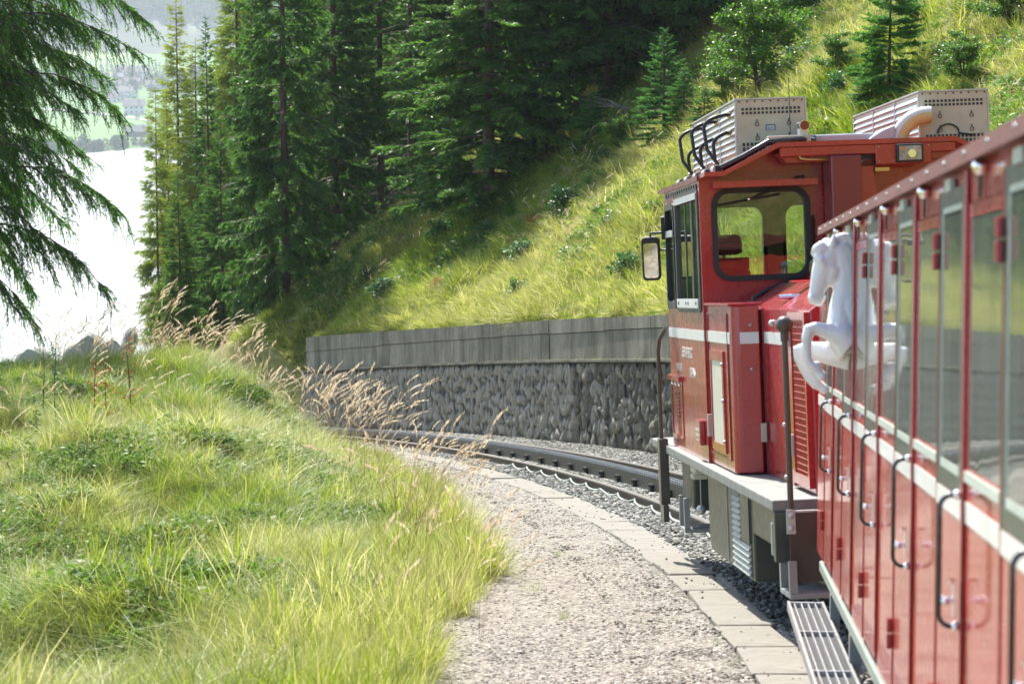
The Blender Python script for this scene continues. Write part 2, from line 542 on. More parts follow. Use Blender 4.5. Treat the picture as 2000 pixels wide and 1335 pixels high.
def gravel_mat():
    m, nt, b, out = new_mat('gravel')
    tc = nt.nodes.new('ShaderNodeTexCoord')
    v = N(nt, 'ShaderNodeTexVoronoi'); v.inputs['Scale'].default_value = 34
    nt.links.new(tc.outputs['Object'], v.inputs['Vector'])
    c1 = ramp(nt, v.outputs['Color'], [(0.15, (0.12, 0.118, 0.10)), (0.5, (0.22, 0.215, 0.185)), (0.85, (0.35, 0.34, 0.30))])
    at = N(nt, 'ShaderNodeAttribute', attribute_name='path')
    c2 = ramp(nt, v.outputs['Color'], [(0.1, (0.14, 0.122, 0.095)), (0.5, (0.22, 0.196, 0.158)), (0.9, (0.33, 0.30, 0.25))])
    mx = N(nt, 'ShaderNodeMix', data_type='RGBA')
    nt.links.new(at.outputs['Fac'], mx.inputs['Factor']); nt.links.new(c1, mx.inputs['A']); nt.links.new(c2, mx.inputs['B'])
    nt.links.new(mx.outputs['Result'], b.inputs['Base Color']); b.inputs['Roughness'].default_value = 0.9
    bump(nt, b, v.outputs['Distance'], 0.8, 0.03)
    return m


M['soil'] = ground_mat()
M['gravel'] = gravel_mat()

# hillside sheet in track coordinates (left bank, bed and right slope in one)
sv_ = np.concatenate([np.arange(-160, -20, 7.0), np.arange(-20, 8, 2.0), np.arange(8, 75, .5), np.arange(75, 165, 1.5)])
lv_ = np.concatenate([np.arange(-48, -10, 3.0), np.arange(-10, -3, .35), np.arange(-3, -1.6, .14), np.array([-1.6, -1.5, -1.45, -1.43, -1.3, -1.2, -1.12, -1.10, -1.0, -.9]), np.array([-.7, -.35, 0, .35, .7, .95]), np.array([1.2, 1.5, 1.8, 2.1, 2.3, 2.42]),
                      np.array([2.44, 2.55, 2.8]), np.arange(3.1, 12, .4), np.arange(12, 30, .8), np.arange(30, 96, 3.0)])
S2, L2 = np.meshgrid(sv_, lv_, indexing='ij')
V = GP(S2, L2).reshape(-1, 3)
ns, nl = S2.shape
ii = np.arange(ns * nl).reshape(ns, nl)
F = np.stack([ii[:-1, :-1], ii[:-1, 1:], ii[1:, 1:], ii[1:, :-1]], -1).reshape(-1, 4)
fl = (L2[:-1, :-1] + L2[1:, 1:]).reshape(-1) / 2
hs = link_mesh('hillside', arr_mesh('hillside', V, F[(fl < -2.3) | (fl > 2.42)], M['soil'], True)); tag(hs, kind='structure')
path_a = smooth01((-1.3 - L2.reshape(-1)) / .5)
gb = link_mesh('ballast_bed', arr_mesh('ballast_bed', V, F[(fl >= -3.2) & (fl <= 2.42)], M['gravel'], True, {'path': path_a})); gb.location.z = 0.006; tag(gb, kind='structure')

# coarse hillside falling to the lake, under the near sheet
gx = np.arange(-900, 701, 25.0); gy = np.arange(-120, 701, 20.0)
X2, Y2 = np.meshgrid(gx, gy, indexing='ij')
Z2 = -34 - 0.27 * np.clip(Y2, -120, 999) + (fbm(X2 * .01, Y2 * .01, 5) - .5) * 10 + np.clip(X2 - 60, 0, 400) * .05
Z2 = np.maximum(Z2, -153)
ii = np.arange(X2.size).reshape(X2.shape)
F = np.stack([ii[:-1, :-1], ii[1:, :-1], ii[1:, 1:], ii[:-1, 1:]], -1).reshape(-1, 4)
tag(link_mesh('lower_hillside', arr_mesh('lower_hillside', np.stack([X2, Y2, Z2], -1).reshape(-1, 3), F, M['soil'], True)), kind='structure')

# ------------------------------------------------------------------ scattering of stuff (points in numpy, instanced by geometry nodes)
def scatter(name, pts, rot, scl, idx, tint, templates, label=None):
    n = len(pts)
    me = bpy.data.meshes.new(name)
    me.vertices.add(n); me.vertices.foreach_set('co', np.ascontiguousarray(pts, dtype=np.float32).ravel())
    a = me.attributes.new('rot', 'FLOAT_VECTOR', 'POINT'); a.data.foreach_set('vector', np.ascontiguousarray(rot, dtype=np.float32).ravel())
    a = me.attributes.new('scl', 'FLOAT_VECTOR', 'POINT')
    scl = np.asarray(scl, dtype=np.float32)
    if scl.ndim == 1: scl = np.repeat(scl[:, None], 3, 1)
    a.data.foreach_set('vector', np.ascontiguousarray(scl).ravel())
    a = me.attributes.new('idx', 'INT', 'POINT'); a.data.foreach_set('value', np.ascontiguousarray(idx, dtype=np.int32))
    a = me.attributes.new('tint', 'FLOAT', 'POINT'); a.data.foreach_set('value', np.ascontiguousarray(tint, dtype=np.float32))
    o = link_mesh(name, me)
    tag(o, label, kind='stuff')
    ng = bpy.data.node_groups.new(name + '_nodes', 'GeometryNodeTree')
    ng.interface.new_socket('Geometry', in_out='INPUT', socket_type='NodeSocketGeometry')
    ng.interface.new_socket('Geometry', in_out='OUTPUT', socket_type='NodeSocketGeometry')
    nd = ng.nodes; lk = ng.links
    gi = nd.new('NodeGroupInput'); go = nd.new('NodeGroupOutput')
    iop = nd.new('GeometryNodeInstanceOnPoints')
    iop.inputs['Pick Instance'].default_value = True
    jn = nd.new('GeometryNodeJoinGeometry')
    for tmesh in reversed(templates):
        to = bpy.data.objects.new(tmesh.name + '_source', tmesh)
        oi = nd.new('GeometryNodeObjectInfo'); oi.inputs['Object'].default_value = to
        gt = nd.new('GeometryNodeGeometryToInstance')
        lk.new(oi.outputs['Geometry'], gt.inputs['Geometry']); lk.new(gt.outputs[0], jn.inputs[0])
    lk.new(jn.outputs[0], iop.inputs['Instance'])
    def na(nm, ty, on):
        q = nd.new('GeometryNodeInputNamedAttribute'); q.data_type = ty; q.inputs['Name'].default_value = nm
        return next(s_ for s_ in q.outputs if s_.enabled and s_.name == 'Attribute')
    e2r = nd.new('FunctionNodeEulerToRotation')
    lk.new(na('rot', 'FLOAT_VECTOR', 0), e2r.inputs[0]); lk.new(e2r.outputs[0], iop.inputs['Rotation'])
    lk.new(na('scl', 'FLOAT_VECTOR', 0), iop.inputs['Scale'])
    lk.new(na('idx', 'INT', 0), iop.inputs['Instance Index'])
    lk.new(gi.outputs[0], iop.inputs['Points']); lk.new(iop.outputs[0], go.inputs[0])
    md = o.modifiers.new('scatter', 'NODES'); md.node_group = ng
    return o


def rock_mesh(name, mat, seed, sub=1, rough=0.25, sq=(1, .8, .6), tag_attr=True):
    r = np.random.default_rng(seed)
    bm = bmesh.new(); bmesh.ops.create_icosphere(bm, subdivisions=sub, radius=0.5)
    co = np.array([v.co[:] for v in bm.verts])
    d = r.normal(size=(7, 3)); d /= np.linalg.norm(d, axis=1)[:, None]
    for q in d:   # planar chops give flat facets
        k = co @ q; lim = r.uniform(.28, .42)
        co = co - np.clip(k - lim, 0, None)[:, None] * q
    co = co * np.array(sq) * (1 + (r.random((len(co), 1)) - .5) * rough)
    for v, c in zip(bm.verts, co): v.co = c
    me = bpy.data.meshes.new(name); bm.to_mesh(me); bm.free()
    me.materials.append(mat)
    return me


def stone_mat(name, stops, rough=0.85, bmp=0.4, sc=60):
    m, nt, b, out = new_mat(name)
    t = N(nt, 'ShaderNodeAttribute', attribute_name='tint'); t.attribute_type = 'INSTANCER'
    ad = N(nt, 'ShaderNodeMath', operation='MULTIPLY_ADD'); nt.links.new(noise(nt, sc, 3, .6), ad.inputs[0]); ad.inputs[1].default_value = .35
    nt.links.new(t.outputs['Fac'], ad.inputs[2])
    nt.links.new(ramp(nt, ad.outputs[0], stops), b.inputs['Base Color'])
    b.inputs['Roughness'].default_value = rough
    return m


M['ballast'] = stone_mat('ballast_stone', [(0.15, (0.09, 0.09, 0.076)), (0.6, (0.20, 0.198, 0.168)), (1.0, (0.34, 0.335, 0.295)), (1.25, (0.50, 0.49, 0.45))])
M['pathstone'] = stone_mat('path_stone', [(0.15, (0.12, 0.107, 0.085)), (0.6, (0.225, 0.202, 0.165)), (1.0, (0.35, 0.318, 0.27)), (1.25, (0.50, 0.465, 0.41))])
bal_t = [rock_mesh('ballast_rock', M['ballast'], 100 + i, 1) for i in range(7)]
pat_t = [rock_mesh('path_rock', M['pathstone'], 200 + i, 1, sq=(1, .8, .5)) for i in range(6)]


def rand_rot(n): return np.stack([rng.uniform(-.6, .6, n), rng.uniform(-.6, .6, n), rng.uniform(0, 6.283, n)], 1)


def sc_track(n, s0, s1, l0, l1, pw=1.0):
    u = rng.random(n) ** pw
    return s0 + (s1 - s0) * u, rng.uniform(l0, l1, n)


def keep_mask(s, lat):
    k = np.ones(len(s), bool)
    for c, w in ((-.53, .055), (.53, .055), (0, .11), (-1.275, .20)): k &= np.abs(lat - c) > w
    return k


s_, l_ = sc_track(46000, 11, 62, -1.12, 2.18, 1.35)
k = keep_mask(s_, l_); s_, l_ = s_[k], l_[k]
n = len(s_)
size = rng.uniform(.035, .075, n)
clump = fbm(s_ * .8, l_ * .8, 61)
scatter('ballast', GP(s_, l_, .008), rand_rot(n), size, rng.integers(0, 7, n), np.clip(rng.normal(.45, .22, n) + (clump - .5) * .5, 0, 1), bal_t, 'grey ballast stones between and beside the rails')
s_, l_ = sc_track(44000, 11, 40, -3.2, -1.42, 1.5)
n = len(s_); w = fbm(s_ * .7, l_ * 1.2, 71)
k = rng.random(n) < .25 + 1.2 * np.clip(w - .3, 0, 1); s_, l_ = s_[k], l_[k]; n = len(s_)
scatter('gravel', GP(s_, l_, .004), rand_rot(n), rng.uniform(.014, .038, n), rng.integers(0, 6, n), np.clip(rng.normal(.42, .30, n), 0, 1), pat_t, 'beige gravel of the walking path beside the track')
s_, l_ = sc_track(260, 11, 34, -1.55, -1.0, 1.2); n = len(s_)
scatter('loose_gravel', TP(s_, l_, -.040), rand_rot(n), rng.uniform(.010, .030, n), rng.integers(0, 7, n), np.clip(rng.normal(.4, .25, n), 0, 1), bal_t, 'dark stones strewn over the concrete slabs')

# ------------------------------------------------------------------ slabs, rails, rack
def conc_mat(name, lo, hi, moss=(0.05, 0.06, 0.02), k=(0.55, 0.75), sc=2.5, streak=False, base=None):
    m, nt, b, out = new_mat(name)
    f = noise(nt, sc, 8, .7)
    c = ramp(nt, f, [(.3, lo), (.7, hi)])
    f2 = noise(nt, sc * 1.3, 8, .75, stretch=(1, 1, .12) if streak else None)
    mx = N(nt, 'ShaderNodeMix', data_type='RGBA')
    nt.links.new(ramp(nt, f2, [(k[0], (0, 0, 0)), (k[1], (.8, .8, .8))]), mx.inputs['Factor'])
    nt.links.new(c, mx.inputs['A']); mx.inputs['B'].default_value = (*moss, 1)
    nt.links.new(mx.outputs['Result'], b.inputs['Base Color'])
    b.inputs['Roughness'].default_value = .92
    bump(nt, b, noise(nt, sc * 14, 6, .7), .35, .012)
    return m


M['slab'] = conc_mat('slab_concrete', (0.17, 0.158, 0.132), (0.27, 0.252, 0.212), (0.11, 0.10, 0.075), (.48, .78), 3.5)
M['wall_conc'] = conc_mat('old_wall_concrete', (0.12, 0.112, 0.078), (0.29, 0.27, 0.20), (0.04, 0.042, 0.018), (.46, .66), 1.4, True)
M['mortar'] = conc_mat('mortar', (0.05, 0.048, 0.036), (0.09, 0.085, 0.065), (0.03, 0.033, 0.016), (.5, .7), 6)


def rock_wall_mat():
    m, nt, b, out = new_mat('wall_stone')
    oi = nt.nodes.new('ShaderNodeObjectInfo')
    f = noise(nt, 7, 7, .7)
    ad = N(nt, 'ShaderNodeMath', operation='MULTIPLY_ADD'); nt.links.new(oi.outputs['Random'], ad.inputs[0]); ad.inputs[1].default_value = .6
    nt.links.new(f, ad.inputs[2])
    c = ramp(nt, ad.outputs[0], [(.40, (0.055, 0.050, 0.034)), (.65, (0.115, 0.104, 0.074)), (.90, (0.18, 0.163, 0.122)), (1.12, (0.28, 0.258, 0.205))])
    f2 = noise(nt, 4, 6, .7)
    mx = N(nt, 'ShaderNodeMix', data_type='RGBA')
    nt.links.new(ramp(nt, f2, [(.52, (0, 0, 0)), (.7, (.7, .7, .7))]), mx.inputs['Factor']); nt.links.new(c, mx.inputs['A']); mx.inputs['B'].default_value = (0.050, 0.054, 0.018, 1)
    nt.links.new(mx.outputs['Result'], b.inputs['Base Color']); b.inputs['Roughness'].default_value = .85
    bump(nt, b, noise(nt, 26, 6, .7), .7, .03)
    return m


M['wall_stone'] = rock_wall_mat()

# concrete slab row (cable trough covers)
slabs = empty('slab_row', 'row of pale concrete trough slabs laid along the gravel beside the track', 'slab row', TP(14.0, -1.275, -.09))
inv = slabs.matrix_world.inverted() if False else Matrix.Translation(-slabs.location)
s = 10.0; k = 0
sl_r = random.Random(3)
while s < 44:
    ln = sl_r.choice([.98, 1.0, 1.0, .5, 1.0])
    m_ = TMat(s + ln / 2, -1.275 + sl_r.uniform(-.012, .012), -.056 + sl_r.uniform(-.008, .008))
    m_ = m_ @ Matrix.Rotation(sl_r.uniform(-.014, .014), 4, 'Z') @ Matrix.Rotation(sl_r.uniform(-.01, .01), 4, 'X') @ Matrix.Rotation(sl_r.uniform(-.012, .012), 4, 'Y')
    mb = MB().box((-.158, -ln / 2 + .008, -.06), (.158, ln / 2 - .008, .012)); mb.v = [(x + sl_r.uniform(-.011, .011), y + sl_r.uniform(-.008, .008), z) for x, y, z in mb.v]
    o = mb.build('slab', M['slab'], slabs, .006, 1); o.matrix_local = inv @ m_
    s += ln; k += 1


def sweep(prof, s0, s1, lat0, h0, step=.5, closed=True):
    """profile (lat, h) swept along the track"""
    ss = np.arange(s0, s1 + 1e-6, step)
    n = len(prof)
    V = np.concatenate([TP(s, [lat0 + p[0] for p in prof], [h0 + p[1] for p in prof]) for s in ss])
    F = []
    for i in range(len(ss) - 1):
        for j in range(n if closed else n - 1):
            F.append((i * n + j, i * n + (j + 1) % n, (i + 1) * n + (j + 1) % n, (i + 1) * n + j))
    return V, F


rail_prof = [(-.05, -.125), (.05, -.125), (.05, -.112), (.012, -.098), (.009, -.04), (.027, -.03), (.030, -.006), (.022, 0), (-.022, 0), (-.030, -.006), (-.027, -.03), (-.009, -.04), (-.012, -.098), (-.05, -.112)]


def make_rail(lat, label):
    root = empty('running_rail', label, 'rail', TP(20.0, lat, -.125), 'running rails of the track')
    iv = -np.array(root.location)
    V, F = sweep(rail_prof, -8, 70, lat, .018 * lat)
    F = np.array(F)
    # head: the polished top strip is its own part
    web = MB().add(V + iv, [tuple(f) for f in F], False).build('rail_web', M['rail_rust'], root)
    V2, F2 = sweep([(-.0225, .0035), (.0225, .0035), (.0225, -.004), (-.0225, -.004)], -8, 70, lat, .018 * lat)
    MB().add(V2 + iv, [tuple(f) for f in F2], False).build('rail_head', M['rail_top'], root)
    return root


make_rail(-.53, 'running rail nearest the concrete slabs, with a wavy cable along its foot')
make_rail(.53, 'running rail on the far side of the rack, nearest the stone wall')
# rack: two toothed bars on chairs
rack = empty('rack_rail', 'dark toothed rack rail in the middle of the track', 'rack rail', TP(20.0, 0, -.1))
iv = -np.array(rack.location)
for q in (-.035, .035):
    V, F = sweep([(-.014, -.11), (.014, -.11), (.014, .05), (-.014, .05)], -6, 66, q, 0)
    MB().add(V + iv, [tuple(f) for f in F]).build('rack_bar', M['rack'], rack)
mb = MB(); mb2 = MB()
for i, s in enumerate(np.arange(9.0, 60, .12)):
    for q, ph in ((-.035, 0.0), (.035, .06)):
        a = TP(s + ph, q - .015, .05); 
        V = np.concatenate([TP([s + ph - .036, s + ph + .036], q + e, .05) for e in (-.0155, .0155)] + [TP([s + ph - .018, s + ph + .018], q + e, .082) for e in (-.0155, .0155)])
        mb.add(V + iv, [(0, 1, 5, 4), (2, 6, 7, 3), (4, 5, 7, 6), (0, 4, 6, 2), (1, 3, 7, 5)])
t = mb.build('rack_teeth', M['grey_metal'], rack); t['kind'] = 'stuff'
for s in np.arange(9.2, 52, .98):
    c = MB()
    c.box((-.09, -.06, -.13), (.09, .06, -.02)); c.tube([(-.10, 0, -.03), (.10, 0, -.03)], .022, 6); c.box((-.13, -.05, -.135), (.13, .05, -.09))
    o = c.build('rack_chair', M['rack'], rack); o.matrix_local = Matrix.Translation(iv) @ TMat(s, 0, 0)
# sleepers, mostly buried
sl0 = None
for i, s in enumerate(np.arange(10.2, 48, .98)):
    if sl0 is None:
        sl0 = MB().box((-.85, -.09, -.06), (.85, .09, 0)).build('sleeper', M['rail_rust'], gb, .01, 1); o = sl0
    else:
        o = sl0.copy(); COL.objects.link(o)
    o.matrix_local = TMat(s, 0, -.118)
# wavy cable tied along the near rail foot
pts = []
for s in np.arange(9, 33.5, .1):
    ph = s * 2 * math.pi / 1.0
    if 26.3 < s < 26.9: continue
    pts.append(TP(s, -.59 - .028 * (1 - math.cos(ph)), -.050 - .024 * math.sin(ph) - .012))
cab = MB().tube(pts, .010, 6)
o = cab.build('cable', M['cable_pale']); tag(o, 'pale wavy cable clipped along the near rail', 'cable')

# ------------------------------------------------------------------ retaining wall
wroot = empty('retaining_wall', 'curved retaining wall of rough stones below and old concrete above', 'wall', TP(40.0, WALL_LAT + .1, -.2))
iv = -np.array(wroot.location)


def wall_strip(s0, s1, lat_f, lat_b, h0f, h1f, name, mat, gap=.006, step=.5):
    ss = np.linspace(s0 + gap, s1 - gap, max(2, int((s1 - s0) / step) + 1))
    mb = MB(); vs = []
    for s in ss:
        a, b_ = h0f(s), h1f(s)
        vs.append(TP(s, [lat_f, lat_b, lat_b, lat_f], [a, a, b_, b_]))
    V = np.concatenate(vs) + iv
    fs = [(0, 1, 2, 3), tuple(4 * (len(ss) - 1) + q for q in (3, 2, 1, 0))]
    for i in range(len(ss) - 1):
        for j in range(4): fs.append((4 * i + j, 4 * i + (j + 1) % 4, 4 * i + 4 + (j + 1) % 4, 4 * i + 4 + j))
    mb.add(V, fs)
    return mb.build(name, mat, wroot)


J = 1.235
rw = random.Random(5)
wall_strip(WALL_S0, WALL_S1, WALL_LAT + .06, WALL_LAT + .40, lambda s: -.6, lambda s: J - .02, 'mortar_core', M['mortar'], 0)
wall_strip(WALL_S0, WALL_S1, WALL_LAT - .02, WALL_LAT + .39, lambda s: J - .03, lambda s: J + .012, 'stone_ledge', M['wall_conc'], 0)
s = WALL_S0
while s < WALL_S1 - .1:
    e = min(s + rw.uniform(2.6, 3.4), WALL_S1)
    d = rw.uniform(-.008, .008)
    hj = J + .46 + rw.uniform(-.01, .01)
    wall_strip(s, e, WALL_LAT + .12 + d, WALL_LAT + .40, lambda q: J + .013, lambda q: hj - .006, 'concrete_panel', M['wall_conc'], .009)
    t1 = rw.uniform(-.012, .012)
    wall_strip(s + rw.uniform(-.0, .0), e, WALL_LAT + .108 + d, WALL_LAT + .405, lambda q: hj + .006, lambda q: wall_top(q) + t1 * .6, 'concrete_coping', M['wall_conc'], .008)
    s = e

# the stones: a packed field of upright, pointed lumps
def wstone(seed):
    r = np.random.default_rng(seed)
    bm = bmesh.new(); bmesh.ops.create_icosphere(bm, subdivisions=2, radius=.5)
    co = np.array([v.co[:] for v in bm.verts])
    d = r.normal(size=(12, 3)); d /= np.linalg.norm(d, axis=1)[:, None]
    for q in d:
        kk = co @ q; lim = r.uniform(.22, .40)
        co = co - np.clip(kk - lim, 0, None)[:, None] * q
    # taper to a rounded point at the top, heavy foot
    t = co[:, 2] + .5
    w = 1.12 - .55 * np.clip(t, 0, 1) ** 1.6
    co[:, 0] *= w; co[:, 1] *= (1.05 - .25 * t)
    co[:, 0] += (t - .5) * r.uniform(-.22, .30)
    co += (fbm(co[:, 0] * 5 + seed, co[:, 2] * 5 + co[:, 1] * 3, seed, 2) - .5)[:, None] * .16 * co
    for v, c in zip(bm.verts, co): v.co = c
    for f_ in bm.faces: f_.smooth = True
    me = bpy.data.meshes.new('stone'); bm.to_mesh(me); bm.free(); me.materials.append(M['wall_stone'])
    return me


st_meshes = [wstone(300 + i) for i in range(10)]
stones = []
row_h = .20
for rI in range(7):
    s = WALL_S0 + rw.uniform(0, .1)
    while s < WALL_S1:
        w_ = rw.uniform(.13, .31); h_ = rw.uniform(.20, .37) * (1.2 if rw.random() < .25 else 1)
        hc = -.12 + (rI + .5) * row_h + rw.uniform(-.075, .075)
        hc = min(hc, J - .05 - h_ * .42)
        stones.append((s + w_ / 2, hc, w_ * 1.42, h_ * 1.28, rw.uniform(.13, .22), rw.randrange(10), rw.uniform(-.26, .12), rw.uniform(-.25, .25)))
        s += w_ * .90
stones.sort(key=lambda q: abs(q[0] - 36.5) if q[0] > 32 else 99 - q[0])
near = [q for q in stones if q[0] > 32.6][:300]
nset = set(id(q) for q in near)
for q in near:
    o = bpy.data.objects.new('stone', st_meshes[q[5]]); COL.objects.link(o); o.parent = wroot
    m_ = TMat(q[0], WALL_LAT + .075, q[1], True) @ Matrix.Rotation(q[7], 4, 'Z') @ Matrix.Rotation(q[6], 4, 'Y') @ Matrix.Diagonal((q[4], q[2], q[3], 1)) @ Matrix.Rotation(math.pi / 2, 4, 'Z')
    o.matrix_local = Matrix.Translation(iv) @ m_
# the rest joined
TV = [np.array([v.co[:] for v in me.vertices]) for me in st_meshes]
TF = [np.array([p.vertices[:] for p in me.polygons]) for me in st_meshes]
VV = []; FF = []; n0 = 0
for q in stones:
    if id(q) in nset: continue
    m_ = np.array(TMat(q[0], WALL_LAT + .075, q[1], True) @ Matrix.Rotation(q[7], 4, 'Z') @ Matrix.Rotation(q[6], 4, 'Y') @ Matrix.Diagonal((q[4], q[2], q[3], 1)) @ Matrix.Rotation(math.pi / 2, 4, 'Z'))
    v = TV[q[5]] @ m_[:3, :3].T + m_[:3, 3] + iv
    VV.append(v); FF.append(TF[q[5]] + n0); n0 += len(v)
o = link_mesh('stones', arr_mesh('stones', np.concatenate(VV), np.concatenate(FF), M['wall_stone'], True), wroot); o['kind'] = 'stuff'
# ------------------------------------------------------------------ trees
M['bark'] = paint('spruce_bark', (0.085, 0.060, 0.045), 0.9, 0, 0.35, 8, bmp=0.5)
M['dead'] = paint('dead_twigs', (0.24, 0.20, 0.17), 0.9, 0, 0.2, 8)
M['spruce'] = leaf_mat('spruce_needles', [(0, (0.032, 0.080, 0.020)), (.5, (0.070, 0.150, 0.032)), (1, (0.140, 0.230, 0.045))], .44, .45, 'obj', .3, 1.9)
M['spruce_near'] = leaf_mat('spruce_needles_near', [(0, (0.028, 0.075, 0.020)), (.5, (0.055, 0.135, 0.032)), (1, (0.130, 0.235, 0.050))], .5, .4, 'obj', .3, 2.2)
M['spruce_young'] = leaf_mat('young_spruce_needles', [(0, (0.035, 0.105, 0.030)), (.5, (0.075, 0.185, 0.045)), (1, (0.15, 0.28, 0.06))], .46, .45, 'obj', .25, 1.6)
M['larch'] = leaf_mat('larch_needles', [(0, (0.12, 0.19, 0.035)), (.5, (0.21, 0.27, 0.05)), (1, (0.34, 0.36, 0.08))], .5, .6, 'obj', .2, 1.5)
M['broad'] = leaf_mat('broad_leaves', [(0, (0.05, 0.12, 0.025)), (.5, (0.09, 0.19, 0.03)), (1, (0.18, 0.28, 0.05))], .5, .4, 'obj', .4, 1.4)
M['shrub'] = leaf_mat('shrub_leaves', [(0, (0.022, 0.075, 0.022)), (.5, (0.042, 0.125, 0.034)), (1, (0.09, 0.19, 0.05))], .42, .45, 'obj', .4, 1.4)
M['red_leaf'] = leaf_mat('rust_leaves', [(0, (0.20, 0.06, 0.03)), (.6, (0.34, 0.12, 0.04)), (1, (0.40, 0.22, 0.06))], .45, .5, 'obj', .3, 1.2)


def unit(v): return v / np.maximum(np.linalg.norm(v, axis=-1, keepdims=True), 1e-9)


def frames(d):
    """orthonormal frames with x along d"""
    d = unit(d)
    up = np.where(np.abs(d[:, 2:3]) > .95, np.array([[1., 0, 0]]), np.array([[0, 0, 1.]]))
    y = unit(np.cross(up, d)); z = np.cross(d, y)
    return np.stack([d, y, z], 2)


def spray_template(r, n, ln, wd, cone=.8, flat=1.0):
    """n needle clusters along the unit x axis: (n,3,3)"""
    t = np.linspace(.04, 1.0, n) + r.uniform(-.03, .03, n)
    ph = r.uniform(0, 2 * math.pi, n) if flat >= 1 else np.where(r.random(n) < .5, 0, math.pi) + r.normal(0, .5, n)
    ca = r.uniform(.45, cone, n)
    l = ln * (1.05 - .5 * t) * r.uniform(.75, 1.25, n)
    dirv = np.stack([np.cos(ca), np.sin(ca) * np.cos(ph), np.sin(ca) * np.sin(ph)], 1)
    dirv[-1] = (1, 0, 0)
    side = unit(np.cross(dirv, r.normal(size=(n, 3))))
    a = np.stack([t * (1 - ln * .3), 0 * t, 0 * t], 1)
    return np.stack([a + side * wd * .5, a - side * wd * .5, a + dirv * l[:, None]], 1)


def place_sprays(tmpl, org, dr, ln, r, roll=True):
    """copies of spray templates: tmpl list, org (m,3), dr (m,3), ln (m,)"""
    m = len(org); Fm = frames(dr)
    if roll:
        a = r.uniform(0, 2 * math.pi, m); c, s_ = np.cos(a), np.sin(a)
        y = Fm[:, :, 1] * c[:, None] + Fm[:, :, 2] * s_[:, None]; z = -Fm[:, :, 1] * s_[:, None] + Fm[:, :, 2] * c[:, None]
        Fm = np.stack([Fm[:, :, 0], y, z], 2)
    ch = r.integers(0, len(tmpl), m); out = []; own = []
    for k, T in enumerate(tmpl):
        q = np.where(ch == k)[0]
        if not len(q): continue
        P = np.einsum('mij,tvj->mtvi', Fm[q] * ln[q][:, None, None], T) + org[q][:, None, None, :]
        out.append(P.reshape(-1, 3)); own.append(np.repeat(q, T.shape[0] * 3))
    return np.concatenate(out), np.concatenate(own)


def tubes_mesh(polys, rads, nside=4):
    """many thin tubes: polys (m,k,3), rads (m,k)"""
    m, k, _ = polys.shape
    t = unit(np.gradient(polys, axis=1))
    up = np.array([0.13, 0.21, .97]); y = unit(np.cross(np.broadcast_to(up, t.shape), t)); z = np.cross(t, y)
    a = np.arange(nside) * 2 * math.pi / nside
    V = polys[:, :, None, :] + (y[:, :, None, :] * np.cos(a)[None, None, :, None] + z[:, :, None, :] * np.sin(a)[None, None, :, None]) * rads[:, :, None, None]
    idx = np.arange(m * k * nside).reshape(m, k, nside)
    nx = np.roll(idx, -1, 2)
    F = np.stack([idx[:, :-1], nx[:, :-1], nx[:, 1:], idx[:, 1:]], -1).reshape(-1, 4)
    return V.reshape(-1, 3), F


